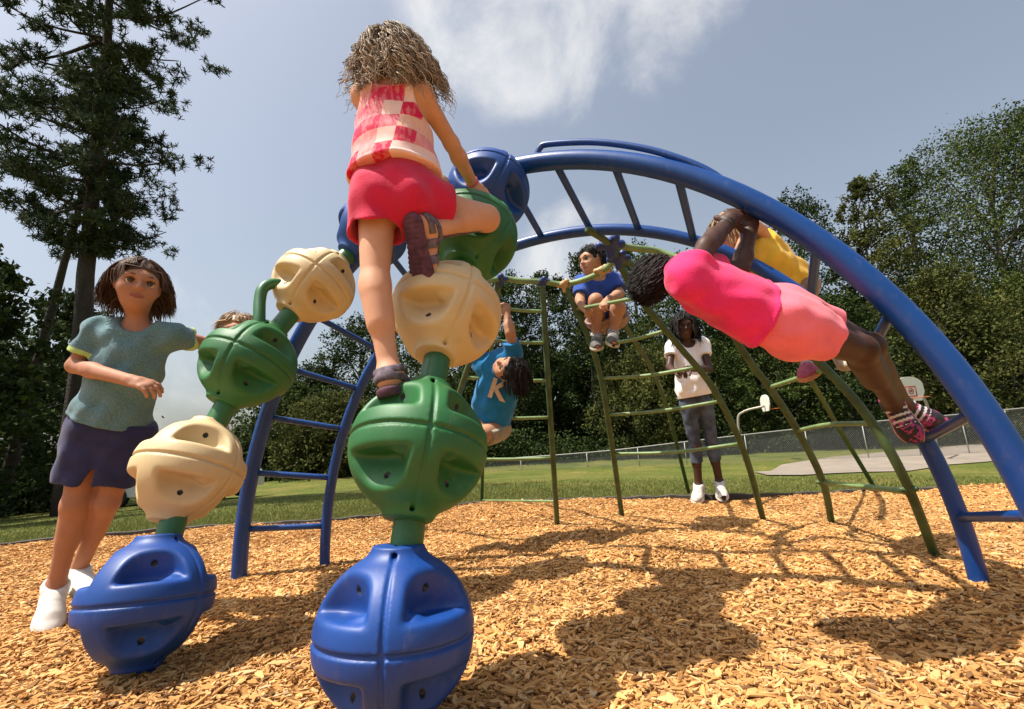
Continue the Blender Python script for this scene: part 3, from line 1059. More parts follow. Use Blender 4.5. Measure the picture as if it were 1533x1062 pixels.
NEAR = (-.091, 1.913, -.451, 1.562, 1.769, 2.005)
FAR = (.210, 2.226, -.362, 1.405, 1.601, 2.107)
TT = np.linspace(0, 1, 90)
PN = np.array([arch_pt(NEAR, t) for t in TT]); PF = np.array([arch_pt(FAR, t) for t in TT])
PN = np.vstack([PN[0] - [0, 0, .15], PN, PN[-1] - [0, 0, .15]]); PF = np.vstack([PF[0] - [0, 0, .15], PF, PF[-1] - [0, 0, .15]])


def px_of(P):
    D = np.asarray(P) - EYE; z = D @ FW
    return np.stack([766.5 + FPX * (D @ RT) / z, 531 - FPX * (D @ UP) / z], -1)


def nearest_on(P, x, y):
    f = np.array([lerp(P[i], P[i + 1], t) for i in range(len(P) - 1) for t in (0, .25, .5, .75)])
    q = px_of(f)
    return f[np.argmin(((q - [x, y]) ** 2).sum(1))]


CL = thing('arch_climber', (0, 2.0, 0), 'big blue arched ladder climber with two chains of coloured climbing balls', 'playground climber')
G().tube(PN, .040, 20).build('arch_tube', M_BLUE, CL)['label'] = 'thick near blue arch tube'
G().tube(PF, .029, 18).build('arch_tube', M_BLUE, CL)['label'] = 'thinner far blue arch tube'
RUNGS = [((371, 793), (487, 789)), ((386, 708), (497, 715)), ((412, 629), (518, 645)), ((445, 557), (541, 583)), ((478, 478), (566, 525)),
         ((560, 352), (640, 452)), ((660, 290), (735, 388)), ((757, 262), (812, 357)), ((830, 245), (885, 344)), ((916, 240), (958, 346)), ((1012, 258), (1040, 361)), ((1115, 298), (1112, 393)),
         ((1223, 368), (1208, 455)), ((1340, 462), (1303, 532)), ((1474, 614), (1383, 662)), ((1560, 775), (1440, 777))]
RUNGP = []
for (x0, y0), (x1, y1) in RUNGS:
    a = nearest_on(PN, x0, y0); b = nearest_on(PF, x1, y1)
    RUNGP.append((a, b))
    g = G().tube(spline([a, b], 6), .0165, 12)
    o = g.build('rung', M_BLUE, CL)

# grab rail riding on top of the near arch
i0 = [nearest_on(PN, x, y) for x, y in ((803, 243), (806, 242), (820, 240), (888, 239), (960, 246), (1020, 260), (1060, 275), (1092, 289))]
off = [.0, .046, .060, .056, .046, .032, .018, -.006]
n_arch = np.array([-math.sin(NEAR[2]), math.cos(NEAR[2]), 0])
gr = []
for i, (p, o_) in enumerate(zip(i0, off)):
    c0 = np.array([NEAR[0] * SC, NEAR[1] * SC, 0]); rad = unit(p - c0)
    gr.append(p + rad * (o_ + .02))
gp = spline(gr, 40)
G().tube(gp, .0135, 12).build('grab_rail', M_BLUE, CL)

# ---- climbing balls
R0 = .185


def ball_mesh():
    h = .0040
    F_ = Field((-.20,) * 3, (.20,) * 3, h)
    X, Y, Z = np.meshgrid(*F_.ax, indexing='ij')
    r = np.sqrt(X * X + Y * Y + Z * Z) + 1e-6
    # slightly barrel shaped body with short necks at the poles
    d = np.sqrt(X * X + Y * Y + (Z * 1.03) ** 2) - R0
    neck = np.maximum(np.hypot(X, Y) - .062, np.abs(Z) - R0 * 1.02)
    k = .03; hh = np.maximum(k - np.abs(d - neck), 0) / k; d = np.minimum(d, neck) - hh * hh * k * .25

    def smax(*a, k=.03):
        o = a[0]
        for b_ in a[1:]:
            q = np.maximum(k - np.abs(o - b_), 0) / k
            o = np.maximum(o, b_) + q * q * k * .25
        return o
    ax_, ay_, az_ = np.abs(X), np.abs(Y), np.abs(Z)
    rho = np.hypot(X, Y)
    # pockets: one hand or foot hold in each octant, draft angled walls
    pk = smax(.036 - ax_ + .04 * az_, .036 - ay_ + .04 * az_, k=.016)
    pk = smax(pk, .046 - az_ + .05 * rho, k=.016)
    pk = smax(pk, .092 + .22 * (az_ - .046) - (ax_ + ay_) / 1.414, k=.024)      # flat back wall
    # small knuckle rib on the pocket back
    rib = np.sqrt((ax_ - .052) ** 2 + (ay_ - .125) ** 2 + (az_ - .045) ** 2) - .020
    k = .02; q = np.maximum(k - np.abs(-pk + 0 - rib), 0) / k
    solid = np.minimum(-pk, rib) - q * q * k * .25
    k = .013; q = np.maximum(k - np.abs(d - solid), 0) / k
    d = np.maximum(d, solid) + q * q * k * .25
    # parting grooves along the bands
    for w in (X, Z):
        gv = np.sqrt(w ** 2 + (r - R0 * .995) ** 2) - .0062
        d = np.maximum(d, -gv)
    # raised lips each side of the groove
    bolt = np.inf
    for sx in (1, -1):
        for sy in (1, -1):
            for sz in (1, -1):
                p0 = np.array([sx * .075, sy * .075, sz * .104])
                bolt = np.minimum(bolt, np.sqrt((X - p0[0]) ** 2 + (Y - p0[1]) ** 2 + (Z - p0[2]) ** 2) - .0085)
    d = np.maximum(d, -bolt)
    F_.f = d.astype(np.float32)
    V, F = F_.mesh()
    V = relax(V, F, 1, .4)
    q = np.abs(V[F].mean(1)) - np.array([.075, .075, .104])
    return V, F, (np.linalg.norm(q, axis=1) < .0098).astype(int)


BV, BF, BMI = ball_mesh()
_bme = None


def ball(c, axis, face_off, colour, label):
    """one climbing ball; the seam band faces the viewer turned by face_off degrees"""
    global _bme
    z = unit(axis)
    v = EYE - c; v = unit(v - z * (v @ z))
    w = np.cross(z, v)
    a = math.radians(face_off)
    y = v * math.cos(a) + w * math.sin(a); x = np.cross(y, z)
    if _bme is None:
        _bme = bpy.data.meshes.new('climbing_ball')
        o = mesh_np('climbing_ball', BV, BF, [M_BALL['blue'], M_DARK], midx=BMI)
        _bme = o.data
    else:
        o = bpy.data.objects.new('climbing_ball', _bme); COL.objects.link(o)
    o.parent = CL
    base = WLOC[CL.name]
    o.matrix_local = Matrix(((x[0], y[0], z[0], c[0] - base[0]), (x[1], y[1], z[1], c[1] - base[1]), (x[2], y[2], z[2], c[2] - base[2]), (0, 0, 0, 1)))
    o.material_slots[0].link = 'OBJECT'; o.material_slots[0].material = M_BALL[colour]
    o['label'] = label
    return o


CH1 = [((592, 945, 1.11), 'blue', -8, 'big blue climbing ball in front, resting on the wood chips'), ((628, 670, 1.277), 'green', 6, 'bright green climbing ball under the standing foot'),
       ((668, 470, 1.57), 'beige', 16, 'beige climbing ball of the near chain'), ((705, 354, 1.86), 'green', 40, 'green climbing ball under the bent knee'), ((731, 287, 2.10), 'blue', 8, 'top blue climbing ball under the hand')]
CH2 = [((222, 897, 1.49), 'blue', 45, 'blue climbing ball at the foot of the left chain'), ((285, 703, 1.74), 'beige', 45, 'lower beige climbing ball of the left chain'),
       ((373, 545, 1.95), 'green', -28, 'green climbing ball beside the teal shirt'), ((471, 427, 2.22), 'beige', -18, 'upper beige climbing ball of the left chain'), ((558, 348, 2.43), 'blue', 30, 'blue climbing ball behind the standing leg')]
for CH in (CH1, CH2):
    C = [at(*p[0]) for p in CH]
    for i, (p, col, fo, lab) in enumerate(CH):
        ax = C[min(i + 1, 4)] - C[max(i - 1, 0)]
        if i == 0:
            ax = lerp(unit(C[1] - C[0]), np.array([0, 0, 1]), .6)
        ball(C[i], ax, fo, col, lab)
    for i in range(4):
        G().tube(spline([C[i], C[i + 1]], 6), .041, 20).build('connecting_pipe', M_GREENP, CL)
    G().tube(spline([C[0], C[0] * [1, 1, 0] - [0, 0, .1]], 4), .034, 16).build('ground_stub', M_BALL['blue'], CL)
    G().tube(spline([C[4], nearest_on(PN, *px_of(C[4]))], 4), .041, 16).build('connecting_pipe', M_GREENP, CL)
# bent handle on the left chain
hp = spline([at(430, 428, 2.16), at(408, 425, 2.1), at(394, 432, 2.06), at(389, 450, 2.03), at(388, 485, 1.98), at(386, 520, 1.96)], 24)
G().tube(hp, .024, 12).build('bent_handle', M_GREENP, CL)

# ------------------------------------------------------------------ net dome
M_NET = mat_basic('green_net_tube', (.050, .088, .028), .55, .35, 14, .3, 160, .003)
M_NETR = mat_basic('green_net_rung', (.16, .24, .09), .5, .25, 14, .3, 160, .003)
M_CONN = mat_paint('blue_connector', (.012, .035, .17), .4)
M_CLAMP = mat_basic('tan_clamp', (.42, .27, .12), .5, .3, 30, .3, 90, .003)
ND = thing('net_dome_climber', (1.2, 3.2, 0), 'green tube net dome with ladder sides hung behind the blue arch', 'playground climber')


def gpt(x, y):
    p = ground_at(x, y, -.05)
    return (x, y, (p - EYE) @ FW)


POLES = {
    'p1': [(812, 422, 3.05), (816, 500, 3.08), (825, 640, 3.18), gpt(835, 797)],
    'p2': [(845, 426, 3.05), (893, 540, 3.12), (915, 660, 3.24), gpt(933, 787)],
    'p3': [(912, 425, 3.3), (934, 484, 3.5), (976, 554, 4.0), (1001, 620, 4.5), gpt(1031, 737)],
    'p4': [(925, 392, 2.62), (958, 448, 2.66), (1017, 519, 2.75), (1069, 584, 2.84), (1114, 677, 2.95), gpt(1145, 787)],
    'p5': [(1060, 420, 2.50), (1100, 505, 2.55), (1130, 552, 2.58), (1152, 580, 2.60), (1194, 645, 2.65), (1232, 722, 2.70), gpt(1247, 795)],
    'p6': [(1120, 440, 2.9), (1205, 555, 3.5), (1255, 640, 4.0), gpt(1308, 728)],
    'p7': [(1075, 405, 2.35), (1130, 445, 2.25), (1212, 528, 2.10), (1290, 612, 2.0), (1353, 715, 1.93), gpt(1409, 856)],
    'p0': [(748, 418, 3.0), (736, 520, 3.9), (725, 640, 4.8), gpt(721, 755)],
    'q1': [(748, 418, 3.0), (728, 470, 2.98), (684, 600, 3.02), gpt(622, 795)],
}
PP = {}
for k, pts in POLES.items():
    P = spline([at(*p) for p in pts], 40)
    PP[k] = P
    G().tube(P, .019 if k != 'p7' else .0185, 12).build('net_pole', M_NET, ND)


def on(k, x, y):
    return nearest_on(PP[k], x, y)


def netrung(ka, pa, kb, pb, sag=.0, rad=.0115):
    a = on(ka, *pa); b = on(kb, *pb)
    m_ = lerp(a, b, .5) - np.array([0, 0, sag])
    G().tube(spline([a, m_, b], 10), rad, 10).build('net_rung', M_NETR, ND)
    return a, b


for ya, yb in ((458, 466), (508, 514), (566, 571), (625, 625), (687, 687)):
    xa = np.interp(ya, [418, 470, 600, 800], [748, 728, 684, 622])
    netrung('q1', (xa, ya), 'p1', (np.interp(yb, [422, 500, 640, 797], [812, 816, 825, 835]), yb), .01)
SEAT_R = netrung('p2', (862, 464), 'p4', (955, 446))
FOOT_R = netrung('p2', (886, 514), 'p4', (1000, 494), .02)
netrung('p2', (900, 566), 'p4', (1046, 548), .015)
netrung('p2', (911, 621), 'p4', (1080, 600), .015)
netrung('p2', (925, 680), 'p4', (1108, 663), .02)
netrung('p5', (1155, 578), 'p7', (1240, 550), .0)
netrung('p5', (1196, 645), 'p7', (1302, 636), -.015)
netrung('p5', (1232, 722), 'p7', (1357, 740), -.0)
netrung('p6', (1308, 727), 'p5', (1235, 724), .0)
netrung('p0', (722, 750), 'p1', (834, 752), .0, .009)
RING = {
    'front': [(690, 432, 2.75), (748, 418, 3.0), (780, 421, 3.03), (812, 422, 3.05), (845, 426, 3.05), (880, 417, 2.95), (905, 404, 2.84), (925, 386, 2.62)],
    'arm': [(880, 344, 2.32), (900, 356, 2.42), (916, 368, 2.5)],
    'side': [(916, 366, 2.5), (950, 372, 2.54), (990, 378, 2.58), (1060, 405, 2.42), (1080, 408, 2.36)],
    'drop': [(916, 366, 2.5), (925, 386, 2.62)],
    'back': [(925, 386, 2.62), (1000, 420, 3.0), (1060, 425, 3.0), (1120, 440, 2.9)],
}
for k, pts in RING.items():
    G().tube(spline([at(*p) for p in pts], 30), .0185, 12).build('ring_tube', M_NET if k in ('arm', 'drop', 'back') else M_NETR, ND)


def connector(p, mat, s, name='connector'):
    F_ = Field(np.array(p) - .08, np.array(p) + .08, .0035)
    p = np.array(p)
    F_.add(('el', p, (s, s, s * .85), np.eye(3)), .01)
    for dv in ((1, .1, 0), (-1, .2, 0), (0, .3, -1), (.3, -1, .2)):
        F_.add(('rc', p, p + unit(dv) * s * 1.35, s * .62, s * .55), .012)
    V, F = F_.mesh()
    return mesh_np(name, V, F, mat, ND)


for x, y, d in ((748, 418, 3.0), (812, 422, 3.05)):
    connector(at(x, y, d), M_CONN, .030)
connector(at(914, 366, 2.5), M_CONN, .043)
connector(at(926, 387, 2.62), M_CONN, .036)
for x, y, d in ((845, 426, 3.05), (902, 405, 2.86)):
    connector(at(x, y, d), M_CLAMP, .030, 'clamp')
for k, (x, y) in (('p5', (1231, 721)), ('p7', (1355, 738))):
    connector(on(k, x, y), M_NET, .020, 'clamp')
# ------------------------------------------------------------------ people
def frame(f, u):
    """head frame: rows = right, forward, up"""
    f = unit(f); u = np.asarray(u, float); u = unit(u - f * (u @ f)); r = np.cross(f, u)
    return np.array([r, f, u])


def rot(v, axis, a):
    axis = unit(axis)
    return v * math.cos(a) + np.cross(axis, v) * math.sin(a) + axis * (axis @ v) * (1 - math.cos(a))


def head_prims(c, M, H, nose=1.0):
    L = lambda x, y, z: np.asarray(c) + (M[0] * x + M[1] * y + M[2] * z) * H
    e = lambda p, r: ('el', L(*p), tuple(np.array(r) * H), M)
    return [
        (e((0, -.05, .13), (.345, .43, .37)), .02), (e((0, .09, -.13), (.285, .30, .34)), .05 * H / .2),
        (e((0, .20, -.37), (.15, .16, .11)), .04 * H / .2), (e((.16, .22, -.13), (.13, .13, .12)), .03 * H / .2), (e((-.16, .22, -.13), (.13, .13, .12)), .03 * H / .2),
        (e((0, .33, .10), (.24, .08, .07)), .03 * H / .2),
        (('rc', L(0, .39, .05), L(0, .485, -.10), .030 * H, .052 * H * nose), .016 * H / .2), (e((.052, .415, -.115), (.042, .045, .035)), .008), (e((-.052, .415, -.115), (.042, .045, .035)), .008),
        (e((0, .375, -.245), (.115, .055, .028)), .008), (e((0, .37, -.30), (.10, .055, .032)), .008),
        (e((.35, -.02, -.02), (.035, .10, .13)), .012), (e((-.35, -.02, -.02), (.035, .10, .13)), .012),
    ], [(e((.155, .45, .015), (.085, .10, .055)), .02), (e((-.155, .45, .015), (.085, .10, .055)), .02), (e((0, .45, -.272), (.10, .05, .010)), .006)]


def hand_prims(w, d, pn, tv, s, curl=.5, spread=.1, thumb=.6):
    """palm, four jointed fingers and a thumb"""
    d = unit(d); pn = unit(pn - d * (pn @ d)); tv = unit(np.cross(pn, d)) * (1 if np.cross(pn, d) @ tv > 0 else -1)
    M = np.array([d, tv, pn]); w = np.asarray(w, float)
    o = [(('el', w + d * .036 * s, (.046 * s, .032 * s, .0135 * s), M), .012), (('rc', w - d * .005 * s, w + d * .03 * s, .019 * s, .02 * s), .012)]
    LN = [.056, .064, .060, .046]
    for i in range(4):
        b = w + d * (.064 - .004 * abs(i - 1.2)) * s + tv * (.0245 - .0163 * i) * s
        dirv = unit(d + tv * spread * (1.5 - i) * .35)
        ax = np.cross(dirv, pn)
        c = curl if np.isscalar(curl) else curl[i]
        r = .0083 * s
        for q, fr in enumerate((.45, .31, .26)):
            dirv = rot(dirv, ax, c * (.75 if q == 0 else 1.0))
            e = b + dirv * LN[i] * fr * s
            o.append((('rc', b, e, r, r * .9), .005 if q == 0 else .003))
            b = e; r *= .9
    b = w + d * .018 * s + tv * .024 * s + pn * .004 * s
    dirv = unit(tv * .75 + d * .65 + pn * thumb)
    e = b + dirv * .034 * s; o.append((('rc', b, e, .0115 * s, .0095 * s), .010))
    dirv = unit(dirv + d * .5 + pn * .3 - tv * .25); o.append((('rc', e, e + dirv * .028 * s, .0095 * s, .0075 * s), .004))
    return o


class Person:
    def __init__(p, name_label, base, s, J, skin, h, facing=None, group=None, head=True, headdir=None, H=.2, feet=(True, True), bulk=1.0, fs=1.0, bd=None):
        p.fs = fs
        p.J = {k: np.asarray(v, float) for k, v in J.items()}; J = p.J
        p.s = s; p.h = h; p.skin = skin; p.bulk = bulk
        p.t = thing('person', base, name_label, 'person', group)
        p.H = H
        p.prims = {}
        hr = unit(J['hipR'] - J['hipL']); srx = unit(J['shR'] - J['shL'])
        up = unit(J['chest'] - J['pelvis'])
        p.up = up
        p.fw = unit(np.cross(up, unit(hr + srx)))
        b = bulk; bd = bd or bulk
        Mh = frame(np.cross(up, hr), up); Mc = frame(np.cross(up, srx), up)
        T = [(('el', J['pelvis'], (.118 * s * b, .090 * s * bd, .10 * s), Mh), .05), (('el', lerp(J['pelvis'], J['chest'], .5), (.100 * s * b, .078 * s * bd, .15 * s), frame(p.fw, up)), .06),
             (('el', J['chest'], (.122 * s * b, .088 * s * bd, .145 * s), Mc), .06), (('rc', J['shL'], J['shR'], .043 * s * bd ** .5, .043 * s * bd ** .5), .05),
             (('rc', J['pelvis'] - np.cross(up, hr) * .035 * s + hr * .05 * s - up * .02 * s, J['pelvis'] - np.cross(up, hr) * .04 * s + hr * .05 * s - up * .04 * s, .062 * s * bd, .06 * s * bd), .03),
             (('rc', J['pelvis'] - np.cross(up, hr) * .035 * s - hr * .05 * s - up * .02 * s, J['pelvis'] - np.cross(up, hr) * .04 * s - hr * .05 * s - up * .04 * s, .062 * s * bd, .06 * s * bd), .03)]
        p.prims['torso'] = T
        nk = lerp(J['shL'], J['shR'], .5)
        p.prims['neck'] = [(('rc', nk + up * .01 * s, J['head'] - 0.05 * up * H, .040 * s, .036 * s), .03)]
        for q in 'LR':
            hip, kn, an, toe = J['hip' + q], J['kn' + q], J['an' + q], J['toe' + q]
            out = unit(hip - J['pelvis'])
            leg = [(('rc', hip, kn, .070 * s * b, .046 * s * b), .03)]
            back = unit(np.cross(np.cross(kn - hip, an - kn), an - kn)) if np.linalg.norm(np.cross(unit(kn - hip), unit(an - kn))) > .25 else -p.fw
            if back @ p.fw > .5: back = -back
            cal = [(('rc', kn, an, .043 * s * b, .028 * s), .02), (('rc', lerp(kn, an, .14) + back * .010 * s, lerp(kn, an, .46) + back * .013 * s, .041 * s * b, .036 * s * b), .035), (('el', kn - back * .010 * s, (.038 * s, .038 * s, .042 * s), np.eye(3)), .025)]
            p.prims['thigh' + q] = leg; p.prims['calf' + q] = cal
            p.prims['foot' + q] = p.foot(an, toe, kn)
            sh, el, wr = J['sh' + q], J['el' + q], J['wr' + q]
            p.prims['uarm' + q] = [(('rc', sh, el, .040 * s * b, .031 * s * b), .02)]
            p.prims['farm' + q] = [(('rc', el, lerp(el, wr, .35), .032 * s * b, .033 * s * b), .015), (('rc', lerp(el, wr, .3), wr, .033 * s * b, .0215 * s), .015)]
            p.prims['hand' + q] = []
        p.head_c = J['head']
        p.M = frame(headdir if headdir is not None else p.fw, J['headup'] if 'headup' in J else up)
        p.headp, p.headsub = head_prims(J['head'], p.M, H)

    def foot(p, an, toe, kn):
        s = p.s * p.fs
        f = unit(toe - an); n = unit(kn - an); n = unit(n - f * (n @ f) * .9); f = unit(f - n * (f @ n))
        L = .20 * s
        p_o = an - n * .062 * s
        fr = frame(f, n)
        p.__dict__.setdefault('foot_frames', []).append((p_o, f, n, fr[0]))
        return [(('rc', an, p_o + n * .034 * s - f * .022 * s, .030 * s, .031 * s), .02), (('rc', p_o + n * .045 * s, p_o + n * .024 * s + f * L * .58, .036 * s, .025 * s), .02),
                (('el', p_o + f * L * .60 + n * .020 * s, (.040 * s, .066 * s, .019 * s), fr), .02)]

    def hand(p, q, d, pn, tv, **kw):
        p.prims['hand' + q] = hand_prims(p.J['wr' + q], d, pn, tv, p.s, **kw)

    def body(p, skip=(), smooth=1):
        allp = [x for k, v in p.prims.items() if k not in skip for x in v] + p.headp
        lo = np.min([prim_box(a, 0)[0] for a, _ in allp], 0); hi = np.max([prim_box(a, 0)[1] for a, _ in allp], 0)
        F_ = Field(lo, hi, p.h)
        for a, k in allp:
            F_.add(a, k)
        for a, k in p.headsub:
            F_.add(a, k, op='sub')
        V, F = F_.mesh()
        V = relax(V, F, smooth, .35)
        # lips get their own colour
        c = V[F].mean(1)
        q = (c - p.head_c) @ p.M.T / p.H
        lip = ((q[:, 0] / .120) ** 2 + ((q[:, 2] + .272) / .048) ** 2 < 1) & (q[:, 1] > .30)
        p.obj = mesh_np('body', V, F, [p.skin, M_LIP if p.skin is not SKIN_DARK else M_LIPD], p.t, midx=lip.astype(int))
        return p.obj

    def cloth(p, name, mat, keys, inf, cuts=(), extra=(), subs=(), wr=(.003, ()), h=None, k=.03, relaxn=1, midx=None, label=None, soft=.005, hems=()):
        h = h or p.h
        pr = [x for key in keys for x in p.prims[key]] + list(extra)
        lo = np.min([prim_box(a, inf)[0] for a, _ in pr], 0); hi = np.max([prim_box(a, inf)[1] for a, _ in pr], 0)
        F_ = Field(lo, hi, h)
        for key in keys:
            for a, kk in p.prims[key]:
                F_.add(a, max(k, kk), inf=inf)
        for a, kk in extra:
            F_.add(a, kk)
        if wr[1]:
            F_.wrinkle(wr[0], wr[1])
        for hp, hn, hw in hems:
            hn = unit(hn); X, Y, Z = F_.ax
            d_ = (X[:, None, None] - hp[0]) * hn[0] + (Y[None, :, None] - hp[1]) * hn[1] + (Z[None, None, :] - hp[2]) * hn[2]
            F_.f = (F_.f - .0032 * np.clip((d_ + hw) / .004, 0, 1)).astype(np.float32)
        for c in cuts:
            F_.cut(*c, k=soft)
        for a, kk in subs:
            F_.add(a, kk, op='sub')
        V, F = F_.mesh()
        V = relax(V, F, relaxn, .4)
        mi = midx(V[F].mean(1)) if midx else None
        o = mesh_np(name, V, F, mat, p.t, midx=mi)
        if label:
            o['label'] = label
        return o

    def eyes(p, iris=(.10, .05, .025)):
        for sx in (1, -1):
            c = p.head_c + (p.M[0] * sx * .155 + p.M[1] * .325 + p.M[2] * .012) * p.H
            r = .078 * p.H
            V = []; F = []; mi = []
            nu, nv = 16, 12
            for i in range(nv + 1):
                a = math.pi * i / nv
                for j_ in range(nu):
                    b = 2 * math.pi * j_ / nu
                    V.append(c + r * (p.M[1] * math.cos(a) + math.sin(a) * (p.M[0] * math.cos(b) + p.M[2] * math.sin(b))))
            for i in range(nv):
                for j_ in range(nu):
                    F.append((i * nu + j_, i * nu + (j_ + 1) % nu, (i + 1) * nu + (j_ + 1) % nu, (i + 1) * nu + j_))
                    mi.append(0 if i > 2 else (2 if i < 1 else 1))
            mesh_np('eye', V, F, [M_EYEW, M_IRIS, M_DARK], p.t, midx=mi)
            bp = [p.head_c + (p.M[0] * sx * x_ + p.M[1] * y_ + p.M[2] * z_) * p.H for x_, y_, z_ in ((.060, .420, .112), (.15, .408, .140), (.240, .345, .112))]
            G().tube(spline(bp, 8), np.array([.012, .017, .019, .019, .018, .015, .011, .006]) * p.H, 6).build('eyebrow', p.hairm, p.t)
            # upper lid line
            lp = [p.head_c + (p.M[0] * sx * x_ + p.M[1] * y_ + p.M[2] * z_) * p.H for x_, y_, z_ in ((.080, .380, .030), (.155, .408, .060), (.232, .362, .030))]
            G().tube(spline(lp, 7), .0105 * p.H, 5).build('eyelash', p.hairm, p.t)

    def shoe(p, i, mat, sole, name='shoe', hi=.0):
        o, f, n, r = p.foot_frames[i]; s = p.s * p.fs
        fr = np.array([r, f, n]); L = .20 * s
        F_ = Field(o - .16 * s, o + .26 * s, min(p.h, .0045))
        F_.add(('rc', o + n * (.062 + hi) * s, o + n * .036 * s - f * .022 * s, .036 * s, .036 * s), .02)
        F_.add(('rc', o + n * .046 * s, o + n * .028 * s + f * L * .55, .042 * s, .032 * s), .025)
        F_.add(('el', o + f * L * .60 + n * .020 * s, (.044 * s, .074 * s, .028 * s), fr), .025)
        F_.cut(o + n * (.075 + hi) * s, n)
        sole_f = Field(o - .16 * s, o + .26 * s, min(p.h, .0045))
        sole_f.add(('rc', o - f * .024 * s, o + f * L * .6, .039 * s, .043 * s), .02)
        sole_f.add(('el', o + f * L * .60, (.046 * s, .078 * s, .03 * s), fr), .02)
        sole_f.cut(o + n * .014 * s, n); sole_f.cut(o - n * .010 * s, -n)
        F_.f = np.minimum(F_.f, sole_f.f[:F_.f.shape[0], :F_.f.shape[1], :F_.f.shape[2]])
        F_.cut(o - n * .010 * s, -n)
        V, F = F_.mesh(); V = relax(V, F, 1, .3)
        c = V[F].mean(1); hh = (c - o) @ n / s
        a = ((c - o) @ f) / s
        lace = (hh > .042) & (a > .02) & (a < .10) & (np.sin(a * 260) > .3)
        mi = np.where(hh < .013, 1, np.where(lace, 2, 0))
        return mesh_np(name, V, F, [mat, sole, M_LACE], p.t, midx=mi)

    def hair_cap(p, thick=.05, mat=None, face_y=.16, low=-.30, name='hair', wr=.0, under=None):
        """close skull cap of hair, open at the face"""
        c, M, H = p.head_c, p.M, p.H
        L = lambda x, y, z: c + (M[0] * x + M[1] * y + M[2] * z) * H
        F_ = Field(c - .85 * H, c + .85 * H, .0045)
        F_.add(('el', L(0, -.06, .14), (.375 * H, .45 * H, .40 * H), M), .01, inf=thick * H)
        if under:
            F_.add(('el', L(*under[0]), tuple(np.array(under[1]) * H), M), .03)
        if wr:
            F_.wrinkle(wr * H, [(90, 40, 70, 0), (-60, 110, 30, 1), (30, -80, 120, 2), (150, 90, -60, .5)])
        F_.add(('el', L(0, .50, -.20), (.33 * H, .46 * H, .47 * H), M), .02, op='sub')
        F_.cut(L(0, -.1, low), -M[2] + M[1] * .25)
        V, F = F_.mesh(); V = relax(V, F, 1)
        return V, F


